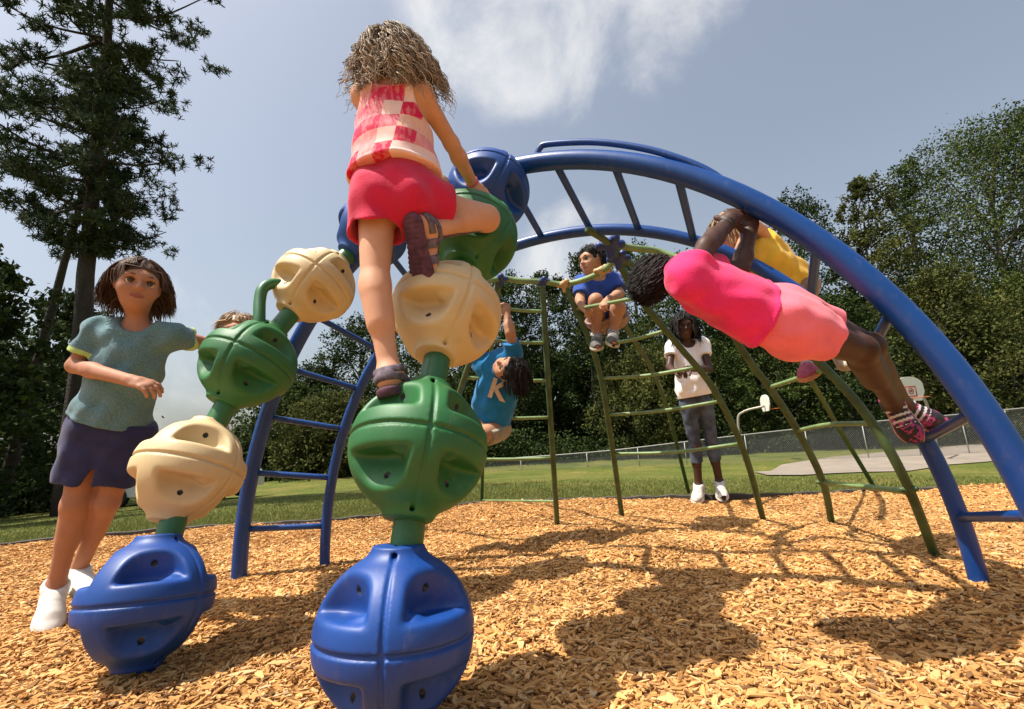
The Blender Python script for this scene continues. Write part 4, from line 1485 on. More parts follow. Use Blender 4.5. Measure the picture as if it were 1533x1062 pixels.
def hair_locks(c, M, H, n, length, seed, grav=(0, 0, -1), back_only=False, wind=(0, 0, 0), wave=.012, width=.006, lift=1.06, spread=.05, coll=(), face_open=True, curl=26., steps=22, stiff=.72, face_top=.16, part=0.):
    r = np.random.default_rng(seed)
    ell = np.array([.365, .445, .395]) * H
    cc = c + (M[1] * -.05 + M[2] * .135) * H
    D = r.normal(size=(n * 5, 3)); D[:, 2] = np.abs(D[:, 2]) * r.choice([1, 1, 1, -.25], n * 5)
    D /= np.linalg.norm(D, axis=1)[:, None]
    ok = ~((D[:, 1] > .30) & (D[:, 2] < .62)) if face_open else np.ones(len(D), bool)
    if back_only:
        ok &= D[:, 1] < .5
    if part:
        ok &= ~((D[:, 1] > .12) & (D[:, 2] < .80))
    D = D[ok][:n]; n = len(D)
    lay = lift + r.uniform(0, spread * 2, n)
    P = D * ell * lay[:, None]
    v = np.stack([np.sign(D[:, 0] + .15) * (.6 + .3 * r.random(n)), D[:, 1] * .9 - .25, D[:, 2] * 0 - .1], 1)
    if part:
        fr_ = D[:, 1] > -.1
        v[fr_] = np.stack([np.sign(D[fr_, 0] + .12) * 1.3, np.full(fr_.sum(), -.25), np.full(fr_.sum(), -.15)], 1)
    g = np.array(grav, float); gl = M @ g; wl = M @ np.array(wind, float)
    Ln = length * r.uniform(.75, 1.12, n); st = Ln / steps
    path = [P.copy()]
    v /= np.linalg.norm(v, axis=1)[:, None]
    CO = [((M @ (np.asarray(q) - cc)), rad) for q, rad in coll]
    for i in range(steps):
        t = i / steps
        v = v * stiff + (gl + wl * (.3 + t) + r.normal(0, .10, (n, 3))) * (1 - stiff)
        v /= np.linalg.norm(v, axis=1)[:, None] + 1e-9
        P = P + v * st[:, None]
        q = np.linalg.norm(P / (ell * lay[:, None]), axis=1)
        m = q < 1
        P[m] /= q[m][:, None]
        if face_open:
            # keep the face clear
            ff = (P[:, 1] > .17 * H) & (P[:, 2] < face_top * H) & (np.abs(P[:, 0]) < .30 * H)
            P[ff, 0] = np.sign(P[ff, 0] + 1e-6) * .30 * H
        for q0, rad in CO:
            dd = P - q0; ln = np.linalg.norm(dd, axis=1); m = ln < rad * (1 + .06 * lay)
            P[m] = q0 + dd[m] / ln[m][:, None] * (rad * (1 + .06 * lay[m]))[:, None]
        path.append(P.copy())
    path = np.stack(path, 1)                    # n, steps+1, 3
    tt = np.linspace(0, 1, steps + 1)
    D0 = D[:, :1] * 5.5 + D[:, 1:2] * 3.7 + 1.3 * np.sin(D[:, :1] * 11 + D[:, 2:] * 9)
    ph = D0 + r.normal(0, .35, (n, 1)); fr = curl * r.uniform(.93, 1.07, (n, 1))
    s_ = tt[None] * Ln[:, None]
    amp = wave * np.clip(tt[None] * 1.6, 0, 1) * r.uniform(.5, 1.4, (n, 1))
    a1 = np.stack([np.cos(D0[:, 0] * .9), np.sin(D0[:, 0] * .9), np.zeros(n)], 1)[:, None, :] + .25 * r.normal(size=(n, 1, 3)); a1 /= np.linalg.norm(a1, axis=2)[..., None]
    a2 = np.cross(a1, np.array([[[0, 0, 1.]]]))
    path = path + amp[..., None] * (np.sin(s_ * fr * 2 + ph)[..., None] * a1 + np.cos(s_ * fr * 2 + ph)[..., None] * a2)
    W_ = width * r.uniform(.5, 1.3, (n, 1)) * (np.interp(tt, [0, .1, .7, 1], [.5, 1, .95, .3]))[None]
    T = np.gradient(path, axis=1); T /= np.linalg.norm(T, axis=2)[..., None] + 1e-9
    u = np.cross(T, path / (np.linalg.norm(path, axis=2)[..., None] + 1e-9)); u /= np.linalg.norm(u, axis=2)[..., None] + 1e-9
    w = np.cross(T, u)
    ring = [path + u * W_[..., None], path + w * W_[..., None] * .4, path - u * W_[..., None], path - w * W_[..., None] * .4]
    V = np.stack(ring, 2)                       # n,steps+1,4,3
    V = cc + V.reshape(-1, 3) @ M
    k = steps + 1
    I = (np.arange(n)[:, None, None] * k + np.arange(steps)[None, :, None]) * 4
    j_ = np.arange(4)[None, None]; jn = (j_ + 1) % 4
    F = np.stack([I + j_, I + jn, I + 4 + jn, I + 4 + j_], -1).reshape(-1, 4)
    return V, F


def join(*vf):
    V = []; F = []; n = 0
    for v, f in vf:
        V.append(v); F.append(f + n); n += len(v)
    return np.vstack(V), np.vstack(F)


SKIN_A = mat_skin('skin_fair', (.56, .30, .19))
SKIN_B = mat_skin('skin_tan', (.38, .18, .11))
SKIN_C = mat_skin('skin_olive', (.42, .22, .13))
SKIN_DARK = mat_skin('skin_brown', (.060, .027, .017), .5)
M_LIP = mat_basic('lips', (.27, .075, .06), .45, .1, 30)
M_LIPD = mat_basic('lips_brown', (.10, .035, .03), .45, .1, 30)
M_EYEW = mat_basic('eye_white', (.62, .58, .54), .15, .05, 30)
M_IRIS = mat_basic('iris_brown', (.06, .028, .015), .1, .2, 60)
M_LACE = mat_basic('shoe_lace', (.60, .57, .53), .8, .1, 60)
H_BLOND = mat_island('hair_light_brown', (.065, .048, .036), (.56, .47, .37), .6, mid=(.25, .19, .14), spec=.15)
H_BROWN = mat_island('hair_brown', (.045, .024, .014), (.15, .080, .043), .55, mid=(.08, .044, .025), spec=.25)
H_BLACK = mat_island('hair_black', (.006, .005, .005), (.020, .016, .014), .6, spec=.2)
H_SANDY = mat_island('hair_sandy', (.16, .09, .045), (.42, .27, .14), .45, mid=(.28, .17, .085), spec=.4)


def sole_mat(name, c):
    return mat_basic(name, c, .8, .15, 30)


WR = [(38, 22, 55, 0.), (-52, 31, 26, 1.3), (21, -46, -60, 2.1), (70, 18, -34, .4), (-30, -75, 48, 2.6)]

# ---------------------------------------------------------------- A: girl climbing, seen from behind
J = dict(anL=at(583, 556, 1.31), toeL=at(612, 572, 1.46), knL=at(561, 425, 1.385), hipL=at(565, 305, 1.49), pelvis=at(593, 290, 1.49), hipR=at(622, 302, 1.49),
         knR=at(728, 326, 1.66), anR=at(645, 345, 1.46), toeR=at(656, 412, 1.50), chest=at(588, 182, 1.56), shL=at(545, 144, 1.56), shR=at(630, 140, 1.53),
         elR=at(676, 215, 1.70), wrR=at(708, 276, 1.89), elL=at(575, 215, 1.80), wrL=at(640, 262, 1.95), head=at(593, 97, 1.62))
J['headup'] = np.array([0, .10, 1.]); hd = np.array([.12, 1., -.05])
A = Person('girl in pink checked tank top and red shorts climbing, seen from behind', at(583, 598, 1.31), 1.0, J, SKIN_A, .004, headdir=hd, H=.190, bulk=.87, bd=.9)
A.hairm = H_BLOND
# hand pressed flat on the top blue ball
A.hand('R', at(738, 296, 1.93) - J['wrR'], np.array([-.25, .8, -.55]), at(700, 300, 1.9) - at(720, 270, 1.9), curl=.22, spread=.5, thumb=.2)
A.hand('L', at(690, 280, 2.02) - J['wrL'], np.array([.2, .9, -.3]), np.array([0, 0, 1]), curl=.3)
A.body()
fwA = A.fw
# tank top
hem = at(588, 264, 1.47)
crossx = unit(J['shR'] - J['shL'])
top_sub = [(('el', J['shR'] + A.up * .005 + crossx * .045, (.062, .12, .115), frame(fwA, A.up)), .012), (('el', J['shL'] + A.up * .005 - crossx * .045, (.062, .12, .115), frame(fwA, A.up)), .012),
           (('el', lerp(J['shL'], J['shR'], .60) + A.up * .065, (.085, .16, .085), frame(fwA, A.up)), .012)]
m, nt, b = new_mat('pink_check_cloth')
tcn = nt.nodes.new('ShaderNodeTexCoord')
dx = N(nt, 'ShaderNodeVectorMath', operation='DOT_PRODUCT'); dx.inputs[1].default_value = crossx; nt.links.new(tcn.outputs['Object'], dx.inputs[0])
dz = N(nt, 'ShaderNodeVectorMath', operation='DOT_PRODUCT'); dz.inputs[1].default_value = A.up; nt.links.new(tcn.outputs['Object'], dz.inputs[0])
cb = nt.nodes.new('ShaderNodeCombineXYZ'); nt.links.new(dx.outputs['Value'], cb.inputs[0]); nt.links.new(dz.outputs['Value'], cb.inputs[1])
nz = noise(nt, 12., 3)
va = N(nt, 'ShaderNodeMix', data_type='VECTOR'); va.inputs['Factor'].default_value = .009
nt.links.new(cb.outputs[0], va.inputs['A']); nt.links.new(nz.outputs['Color'], va.inputs['B'])
sc_ = N(nt, 'ShaderNodeVectorMath', operation='MULTIPLY'); sc_.inputs[1].default_value = (18.5, 18.5, 0); nt.links.new(va.outputs['Result'], sc_.inputs[0])
fl = N(nt, 'ShaderNodeVectorMath', operation='FLOOR'); nt.links.new(sc_.outputs[0], fl.inputs[0])
wn = N(nt, 'ShaderNodeTexWhiteNoise', noise_dimensions='3D'); nt.links.new(fl.outputs[0], wn.inputs['Vector'])
c1 = ramp(nt, wn.outputs['Value'], [(0, (.60, .015, .070)), (.17, (.70, .26, .27)), (.38, (.74, .40, .31)), (.54, (.62, .030, .095)), (.64, (.78, .54, .50)), (.86, (.68, .16, .22))], 'CONSTANT')
n5 = noise(nt, 55., 4, stretch=(1.2, 1.2, .5)); n6 = noise(nt, 26., 3)
c2 = ramp(nt, n5.outputs['Fac'], [(.46, (0, 0, 0)), (.58, (1, 1, 1))])
mxx = N(nt, 'ShaderNodeMix', data_type='RGBA'); mf = N(nt, 'ShaderNodeMath', operation='MULTIPLY'); mf.inputs[1].default_value = .26
nt.links.new(c2, mf.inputs[0]); nt.links.new(mf.outputs[0], mxx.inputs['Factor']); nt.links.new(c1, mxx.inputs['A']); mxx.inputs['B'].default_value = (.80, .58, .52, 1)
nt.links.new(mxx.outputs['Result'], b.inputs['Base Color']); b.inputs['Roughness'].default_value = .85; b.inputs['Specular IOR Level'].default_value = .2
bump(nt, b, n6.outputs['Fac'], .35, .006)
M_CHECK = m
flare = [(('fc', J['pelvis'] + A.up * .17, hem - A.up * .0, .118, .158, True), .04)]
A.cloth('tank_top', M_CHECK, ['torso'], .013, cuts=[(hem + A.up * .012, -A.up)], extra=[(('el', lerp(J['pelvis'], J['chest'], .35), (.135, .105, .20), frame(fwA, A.up)), .05), (('el', lerp(J['pelvis'], J['chest'], .12), (.136, .108, .12), frame(fwA, A.up)), .05)],
        subs=top_sub, hems=[(hem + A.up * .012, -A.up, .016)], wr=(.0050, [(25, 8, 6, 0), (-34, 12, 10, 1.), (48, 5, -18, 2.), (12, 20, 60, .5)]), h=.004)
# shorts
A.cloth('shorts', mat_cloth('crimson_cloth', (.50, .012, .060), .12), ['torso'], .016,
        cuts=[(hem + A.up * .03, A.up)],
        extra=[(('fc', J['hipL'] + A.up * .03, lerp(J['hipL'], J['knL'], .40), .084, .085, False), .03), (('fc', J['hipR'] - unit(J['knR'] - J['hipR']) * .03, lerp(J['hipR'], J['knR'], .36), .090, .088, False), .04)],
        subs=[(('fc', lerp(J['hipL'], J['knL'], .10), lerp(J['hipL'], J['knL'], .60), .070, .079, True), .01), (('fc', lerp(J['hipR'], J['knR'], .10), lerp(J['hipR'], J['knR'], .6), .072, .082, True), .01)],
        wr=(.005, [(45, 20, 12, 0), (-50, 30, 26, 1.3), (20, -46, -40, 2.1), (60, 10, 50, .4)]), h=.004)
# hair: long, loose and wavy
coll = [(J['chest'], .125), (lerp(J['chest'], J['shL'], .6), .075), (lerp(J['chest'], J['shR'], .6), .075), (J['shR'], .05), (J['shL'], .05)]
hv = A.hair_cap(.005, low=-.85, wr=.02, under=((0, -.28, -.30), (.33, .22, .46)))
hl = hair_locks(J['head'], A.M, A.H, 6000, .195, 41, wind=(.08, -.05, .0), wave=.0065, width=.0019, coll=coll, spread=.04, curl=52, lift=1.02)
hl2 = hair_locks(J['head'], A.M, A.H, 900, .235, 42, wind=(.42, .10, .0), wave=.010, width=.0019, coll=coll, spread=.06, curl=50, stiff=.8)
hl3 = hair_locks(J['head'], A.M, A.H, 380, .20, 43, wind=(-.45, -.05, .05), wave=.010, width=.0019, coll=coll, spread=.06, curl=50, stiff=.8)
V, F = join(hv, hl, hl2, hl3)
mesh_np('hair', V, F, H_BLOND, A.t)
# sandals
M_SAND = mat_basic('sandal_strap', (.11, .085, .11), .8, .6, 60, .3, 160, .002)
M_SANDS = mat_basic('sandal_sole', (.085, .030, .055), .85, .5, 40, .5, 200, .004)


def sandal(P_, i):
    o, f, n, r = P_.foot_frames[i]; s = P_.s; L = .20 * s; fr = np.array([r, f, n])
    key = 'foot' + 'LR'[i]
    h = .0036
    lo, hi = o - .17, o + .26
    A_ = Field(lo, hi, h)
    for a, k in P_.prims[key] + P_.prims['calf' + 'LR'[i]][:1]:
        A_.add(a, k, inf=.0055)
    X, Y, Z = np.meshgrid(*A_.ax, indexing='ij')
    q = lambda v: (X - o[0]) * v[0] + (Y - o[1]) * v[1] + (Z - o[2]) * v[2]
    a_, hgt = q(f), q(n)
    b1_ = np.abs(a_ - .085) - .013
    b2_ = np.abs(hgt - .062 - .15 * a_) - .010
    b3_ = np.maximum(np.abs(a_ - .038) - .014, -hgt)
    b4_ = np.maximum(np.abs(hgt - .034) - .010, a_ - .01)
    band = np.minimum(np.minimum(b1_, b2_), np.minimum(b3_, b4_))
    A_.f = np.maximum(A_.f, band).astype(np.float32)
    B_ = Field(lo, hi, h)
    B_.add(('rc', o - f * .024 * s, o + f * L * .62, .036 * s, .040 * s), .02)
    B_.add(('el', o + f * L * .62, (.044 * s, .076 * s, .04 * s), fr), .02)
    B_.cut(o + n * .006, n); B_.cut(o - n * .018, -n)
    t_ = (np.sin(q(f) * 420) * .0016)
    B_.f = np.where(np.abs(hgt + .018) < .006, B_.f + t_, B_.f).astype(np.float32)
    A_.f = np.minimum(A_.f, B_.f)
    V, F = A_.mesh(); V = relax(V, F, 1, .3)
    c = V[F].mean(1); hh = (c - o) @ n
    mesh_np('sandal', V, F, [M_SAND, M_SANDS], P_.t, midx=(hh < .0045).astype(int))


sandal(A, 0); sandal(A, 1)
# wrist band
wd = unit(J['wrR'] - J['elR']); G().tube([J['wrR'] - wd * .018, J['wrR'] - wd * .008], .0265, 18).build('wristband', mat_basic('wristband_pink', (.55, .10, .16), .6, .1, 30), A.t)

# ---------------------------------------------------------------- B: girl in the teal shirt
kB = 1.06
atB = lambda x, y, d: at(x, y, d * kB)
J = dict(head=atB(207, 428, 1.95), shR=atB(147, 497, 1.95), shL=atB(259, 503, 2.0), chest=atB(195, 540, 1.97), pelvis=atB(165, 632, 1.97), hipR=atB(135, 655, 1.95), hipL=atB(193, 658, 1.99),
         elR=atB(112, 548, 1.90), wrR=atB(196, 570, 1.77), elL=atB(295, 512, 2.14), wrL=atB(338, 522, 2.26), knR=atB(113, 755, 1.92), anR=atB(84, 876, 1.91), toeR=atB(76, 925, 1.80), knL=atB(160, 752, 1.97), anL=atB(118, 852, 2.06), toeL=atB(150, 868, 1.93))
J['headup'] = np.array([.12, .05, 1.]); hd = np.array([.74, -.78, -.14])
B = Person('girl in teal shirt and navy shorts standing beside the left ball chain', atB(84, 930, 1.9), 1.1, J, SKIN_B, .0042, headdir=hd, H=.218, bulk=.88, bd=.88)
B.hairm = H_BROWN
B.hand('R', atB(246, 582, 1.76) - J['wrR'], np.array([-.2, .5, -.75]), np.array([.2, -.3, .9]), curl=.55, spread=.2, thumb=.5)
B.hand('L', np.array([.9, .1, -.1]), np.array([0, -1, 0]), np.array([0, 0, 1.]), curl=.2)
B.body()
B.eyes()
# split the shirt: sleeves with a lime cuff
uR = J['elR'] - J['shR']; uL = J['elL'] - J['shL']
eR = J['shR'] + uR * .72; eL = J['shL'] + uL * .62
dR, dL = unit(uR), unit(uL)
M_TEAL = mat_cloth('teal_heather', (.080, .170, .205), .2, heather=(.135, .25, .29))
M_LIME = mat_cloth('lime_cuff', (.42, .56, .16), .1)


def cuff_idx(c):
    tR = (c - J['shR']) @ dR; tL = (c - J['shL']) @ dL
    nR = np.linalg.norm(c - J['shR'] - tR[:, None] * dR, axis=1); nL = np.linalg.norm(c - J['shL'] - tL[:, None] * dL, axis=1)
    m1 = (tR > np.linalg.norm(uR) * .72 - .022) & (tR < np.linalg.norm(uR) * .72 + .01) & (nR < .068); m2 = (tL > np.linalg.norm(uL) * .62 - .022) & (nL < .07) & (tL < np.linalg.norm(uL) * .62 + .01)
    return (m1 | m2).astype(int)


up = B.up
B.cloth('shirt', [M_TEAL, M_LIME], ['torso'], .016, cuts=[(J['pelvis'] + up * .005, -up)],
        extra=[(('fc', J['shR'] - dR * .02, eR, .050, .060, False), .03), (('fc', J['shL'] - dL * .02, eL, .050, .056, False), .03),
               (('el', lerp(J['pelvis'], J['chest'], .32), (.128, .104, .20), frame(B.fw, up)), .05), (('el', lerp(J['pelvis'], J['chest'], .05), (.138, .112, .10), frame(B.fw, up)), .05)],
        subs=[(('fc', lerp(J['shR'], eR, .45), eR + dR * .03, .042, .053, True), .006), (('fc', lerp(J['shL'], eL, .45), eL + dL * .03, .042, .049, True), .006),
              (('el', lerp(J['shL'], J['shR'], .5) + up * .062 + B.fw * .03, (.062, .085, .052), frame(B.fw, up)), .01)],
        wr=(.0065, WR), h=.0042, midx=cuff_idx, hems=[(J['pelvis'] + up * .005, -up, .018)])
B.cloth('shorts', mat_cloth('navy_cloth', (.022, .026, .085), .2), ['torso'], .020, cuts=[(J['pelvis'] + up * .03, up)],
        extra=[(('fc', J['hipR'] + up * .03, lerp(J['hipR'], J['knR'], .66), .098, .100, False), .04), (('fc', J['hipL'] + up * .03, lerp(J['hipL'], J['knL'], .66), .098, .100, False), .04)],
        subs=[(('fc', lerp(J['hipR'], J['knR'], .35), lerp(J['hipR'], J['knR'], .8), .078, .092, True), .01), (('fc', lerp(J['hipL'], J['knL'], .35), lerp(J['hipL'], J['knL'], .8), .078, .092, True), .01),
              (('el', lerp(lerp(J['hipR'], J['hipL'], .5), lerp(J['knR'], J['knL'], .5), .68), (.011, .22, .085), frame(B.fw, up)), .02)],
        wr=(.004, WR), h=.0045)
hv = B.hair_cap(.025, low=-.30, wr=.02)
hl = hair_locks(J['head'], B.M, B.H, 3600, .135, 51, wave=.0030, width=.0024, wind=(.05, -.0, .0), spread=.05, curl=30, lift=1.07, face_top=.20, stiff=.84, part=1.0)
hl2 = hair_locks(J['head'], B.M, B.H, 60, .13, 52, wave=.004, width=.0018, wind=(.4, .1, .08), spread=.08, curl=24, lift=1.08)
V, F = join(hv, hl, hl2)
mesh_np('hair', V, F, H_BROWN, B.t)
M_WSHOE = mat_basic('white_canvas', (.66, .64, .60), .85, .08, 60, .4, 300, .002)
M_WSOLE = sole_mat('white_sole', (.60, .57, .53))
B.shoe(0, M_WSHOE, M_WSOLE); B.shoe(1, M_WSHOE, M_WSOLE)

# ---------------------------------------------------------------- C: boy sitting on the net
c3 = lambda x, y, d: at(x, y, d * 1.045)
J = dict(head=c3(886, 391, 3.08), shR=c3(872, 424, 3.10), shL=c3(919, 421, 3.14), chest=c3(897, 440, 3.14), pelvis=c3(907, 478, 3.20), hipR=c3(892, 478, 3.16), hipL=c3(924, 476, 3.18),
         elR=c3(868, 448, 3.03), wrR=lerp(*SEAT_R, .17) + np.array([-.02, .03, .02]), elL=c3(928, 440, 3.06), wrL=lerp(*SEAT_R, .55) + np.array([.015, .03, .035]), knR=c3(892, 450, 2.95), knL=c3(925, 460, 2.95), anR=c3(893, 500, 2.98), anL=c3(918, 495, 2.96), toeR=c3(893, 508, 2.87), toeL=c3(920, 503, 2.85))
J['headup'] = np.array([0, 0, 1.]); hd = np.array([-.85, -.55, -.10])
Cb = Person('boy in royal blue shirt sitting on top of the green net', J['pelvis'] - np.array([0, 0, .15]), .95, J, SKIN_C, .005, headdir=hd, H=.195)
Cb.hairm = H_BLACK
Cb.hand('R', np.array([.3, -.2, -.35]), np.array([.2, .5, -.8]), np.array([1, 0, 0.]), curl=.9)
Cb.hand('L', np.array([-.4, -.2, -.4]), np.array([0, .5, -.8]), np.array([-1, 0, 0.]), curl=.9)
Cb.body(); Cb.eyes()
up = Cb.up; M_ROYAL = mat_cloth('royal_blue_cloth', (.018, .060, .30), .25)
uR = J['elR'] - J['shR']; uL = J['elL'] - J['shL']
Cb.cloth('shirt', M_ROYAL, ['torso'], .013, cuts=[(J['pelvis'] + up * .01, -up)],
         extra=[(('fc', J['shR'] - uR * .1, J['shR'] + uR * .75, .050, .056, False), .03), (('fc', J['shL'] - uL * .1, J['shL'] + uL * .75, .050, .056, False), .03)],
         subs=[(('el', lerp(J['shL'], J['shR'], .5) + up * .055 + Cb.fw * .03, (.055, .07, .045), frame(Cb.fw, up)), .01)], wr=(.005, WR))
Cb.cloth('shorts', mat_cloth('plaid_shorts_red', (.20, .045, .040), .3, heather=(.34, .28, .25)), ['torso'], .014, cuts=[(J['pelvis'] + up * .04, up)],
         extra=[(('fc', J['hipR'], lerp(J['hipR'], J['knR'], .85), .082, .066, False), .03), (('fc', J['hipL'], lerp(J['hipL'], J['knL'], .85), .082, .068, False), .03)], wr=(.004, WR))
hv = Cb.hair_cap(.035, low=-.22, wr=.03); hl = hair_locks(J['head'], Cb.M, Cb.H, 260, .06, 61, wave=.002, width=.0035, spread=.08, lift=1.1)
V, F = join(hv, hl); mesh_np('hair', V, F, H_BLACK, Cb.t)
M_GSHOE = mat_basic('grey_shoe', (.10, .10, .095), .8, .3, 40); M_TANSOLE = sole_mat('tan_sole', (.42, .38, .28))
Cb.shoe(0, M_GSHOE, M_TANSOLE); Cb.shoe(1, M_GSHOE, M_TANSOLE)

# ---------------------------------------------------------------- D: girl in pink hanging below the near arch
J = dict(head=at(994, 412, 1.54), shL=at(1042, 402, 1.49), shR=at(1030, 416, 1.37), chest=at(1068, 436, 1.43), pelvis=at(1178, 480, 1.43), hipL=at(1190, 470, 1.49), hipR=at(1192, 492, 1.38),
         elR=at(1058, 368, 1.44), wrR=at(1090, 335, 1.60), elL=at(1108, 404, 1.57), wrL=at(1122, 350, 1.66), knR=at(1288, 526, 1.50), knL=at(1300, 520, 1.58), anR=at(1336, 604, 1.72), anL=at(1352, 606, 1.76), toeR=at(1366, 652, 1.68), toeL=at(1400, 626, 1.72))
J['headup'] = unit(np.array([-.9, 0, .05])); hd = unit(at(1000, 340, 1.75) - at(990, 410, 1.5))
D = Person('girl in hot pink shirt and pink shorts hanging under the near arch', at(1112, 310, 1.64), 1.0, J, SKIN_DARK, .004, headdir=hd, H=.155, fs=.84, bulk=.9, bd=.74)
D.hairm = H_BLACK
D.hand('R', at(1104, 310, 1.64) - J['wrR'], np.array([.3, .5, .2]), np.array([-.5, 0, .6]), curl=.85)
D.hand('L', at(1122, 314, 1.68) - J['wrL'], np.array([-.3, -.6, .2]), np.array([-.5, 0, .5]), curl=.85)
D.body(); D.eyes()
up = D.up
uR = J['elR'] - J['shR']; uL = J['elL'] - J['shL']
M_HOT = mat_cloth('hot_pink_cloth', (.72, .022, .135), .12); M_PINK = mat_cloth('light_pink_cloth', (.80, .155, .215), .1)
waist = lerp(J['pelvis'], J['chest'], .36)
WD2 = [(10, 62, 52, 0.), (-14, 78, -48, 1.3), (22, 24, 86, 2.1), (42, -50, 34, .4), (30, 36, -70, 1.)]
bel = lerp(J['pelvis'], J['chest'], .5) - np.array([0, 0, .022])
D.cloth('shirt', M_HOT, ['torso'], .011, cuts=[(waist, -up)],
        extra=[(('fc', J['shR'] - uR * .12, J['shR'] + uR * .40, .046, .054, False), .03), (('fc', J['shL'] - uL * .1, J['shL'] + uL * .42, .046, .052, False), .03),
               (('el', bel, (.112, .080, .12), frame(D.fw, up)), .05), (('el', waist - np.array([0, 0, .022]), (.116, .084, .05), frame(D.fw, up)), .03)],
        subs=[(('fc', J['shR'] + uR * .2, J['shR'] + uR * .55, .036, .047, True), .006)], wr=(.0050, WD2), hems=[(waist, -up, .016)])
D.cloth('shorts', M_PINK, ['torso'], .012, cuts=[(waist + up * .012, up)],
        extra=[(('fc', J['hipR'] + up * .05, lerp(J['hipR'], J['knR'], .42), .074, .072, False), .045), (('fc', J['hipL'] + up * .05, lerp(J['hipL'], J['knL'], .42), .074, .070, False), .045), (('el', waist - np.array([0, 0, .012]), (.105, .074, .05), frame(D.fw, up)), .03)],
        subs=[(('fc', lerp(J['hipR'], J['knR'], .2), lerp(J['hipR'], J['knR'], .6), .056, .066, True), .01), (('fc', lerp(J['hipL'], J['knL'], .2), lerp(J['hipL'], J['knL'], .6), .056, .064, True), .01)],
        wr=(.0032, WD2))
hv = D.hair_cap(.03, low=-.40, wr=.05)
hl = hair_locks(J['head'], D.M, D.H, 2400, .045, 71, grav=(-.5, 0, -.6), wave=.003, width=.0022, wind=(-.35, 0, 0), spread=.07, curl=40, lift=1.06)
V, F = join(hv, hl); mesh_np('hair', V, F, H_BLACK, D.t)
M_DSHOE = mat_basic('black_pink_shoe', (.018, .014, .018), .6, .3, 40)
m, nt, b = new_mat('shoe_black_pink'); n_ = noise(nt, 26., 2)
nt.links.new(ramp(nt, n_.outputs['Fac'], [(.50, (.015, .012, .016)), (.56, (.55, .05, .22)), (.62, (.02, .016, .02))]), b.inputs['Base Color']); b.inputs['Roughness'].default_value = .6
M_PSOLE = sole_mat('pink_sole', (.62, .30, .28))
D.shoe(0, m, M_PSOLE); D.shoe(1, m, M_PSOLE)
wd = unit(J['wrR'] - J['elR'])
for q in (.008, .045):
    G().tube([J['wrR'] - wd * (q + .007), J['wrR'] - wd * q], .0265, 16).build('wristband', M_DARK, D.t)

# ---------------------------------------------------------------- E: child in yellow climbing behind the arch
J = dict(head=at(1094, 353, 2.26), shR=at(1118, 385, 2.26), shL=at(1150, 368, 2.36), chest=at(1146, 392, 2.33), pelvis=at(1188, 425, 2.36), hipR=at(1178, 436, 2.30), hipL=at(1200, 428, 2.40),
         elR=at(1098, 398, 2.20), wrR=at(1108, 372, 2.12), elL=at(1138, 345, 2.26), wrL=at(1112, 330, 2.14), knR=at(1160, 440, 2.14), knL=at(1188, 455, 2.20), anR=at(1212, 536, 2.24), anL=at(1246, 520, 2.28), toeR=at(1200, 548, 2.14), toeL=at(1258, 532, 2.16))
J['headup'] = np.array([-.55, 0, .85]); hd = np.array([-.85, .25, -.35])
E_ = Person('child in yellow shirt crouching on the far arch behind the pink girl', J['pelvis'], .92, J, SKIN_A, .005, headdir=hd, H=.195)
E_.hairm = H_SANDY
E_.hand('R', np.array([.1, -.3, .5]), np.array([.4, -.4, 0]), np.array([-1, 0, .2]), curl=.9)
E_.hand('L', np.array([-.3, -.4, .2]), np.array([0, -.4, -.5]), np.array([-1, 0, .2]), curl=.9)
E_.body(); E_.eyes()
up = E_.up; uR = J['elR'] - J['shR']; uL = J['elL'] - J['shL']
E_.cloth('shirt', mat_cloth('yellow_cloth', (.70, .42, .035), .15), ['torso'], .015, cuts=[(J['pelvis'] + up * .02, -up)],
         extra=[(('fc', J['shR'] - uR * .1, J['shR'] + uR * .6, .050, .054, False), .03), (('fc', J['shL'] - uL * .1, J['shL'] + uL * .6, .050, .054, False), .03), ], wr=(.006, WR))
E_.cloth('shorts', mat_cloth('khaki_cloth', (.24, .15, .085), .2), ['torso'], .013, cuts=[(J['pelvis'] + up * .04, up)],
         extra=[(('fc', J['hipR'], lerp(J['hipR'], J['knR'], .6), .08, .07, False), .03), (('fc', J['hipL'], lerp(J['hipL'], J['knL'], .6), .08, .07, False), .03)], wr=(.004, WR))
hv = E_.hair_cap(.03, low=-.30, wr=.03); hl = hair_locks(J['head'], E_.M, E_.H, 320, .09, 81, wave=.004, width=.004, spread=.1, lift=1.06)
V, F = join(hv, hl); mesh_np('hair', V, F, H_SANDY, E_.t)
E_.shoe(0, mat_basic('beige_shoe', (.42, .36, .27), .8, .3, 40), M_TANSOLE); E_.shoe(1, mat_basic('rose_shoe', (.36, .07, .12), .8, .4, 40), sole_mat('orange_sole', (.50, .22, .10)))

# ---------------------------------------------------------------- K: boy in turquoise hanging from the net
J = dict(head=at(764, 556, 2.86), shL=at(768, 528, 2.99), shR=at(722, 548, 3.02), chest=at(748, 566, 3.01), pelvis=at(733, 632, 3.06), hipR=at(722, 640, 3.05), hipL=at(746, 642, 3.06),
         elL=at(764, 498, 2.93), wrL=at(758, 470, 2.98), elR=at(705, 510, 3.02), wrR=at(712, 468, 3.0), knR=at(690, 640, 2.80), knL=at(716, 655, 2.78), anR=at(668, 700, 2.98), anL=at(690, 704, 2.98), toeR=at(662, 712, 2.86), toeL=at(684, 716, 2.86))
J['headup'] = unit(np.array([.75, -.25, -.35])); hd = unit(np.array([-.55, -.55, .55]))
K = Person('boy in turquoise shirt with a letter on the chest hanging from the net', at(757, 463, 3.0), .98, J, SKIN_C, .005, headdir=hd, H=.20)
K.hairm = H_BLACK
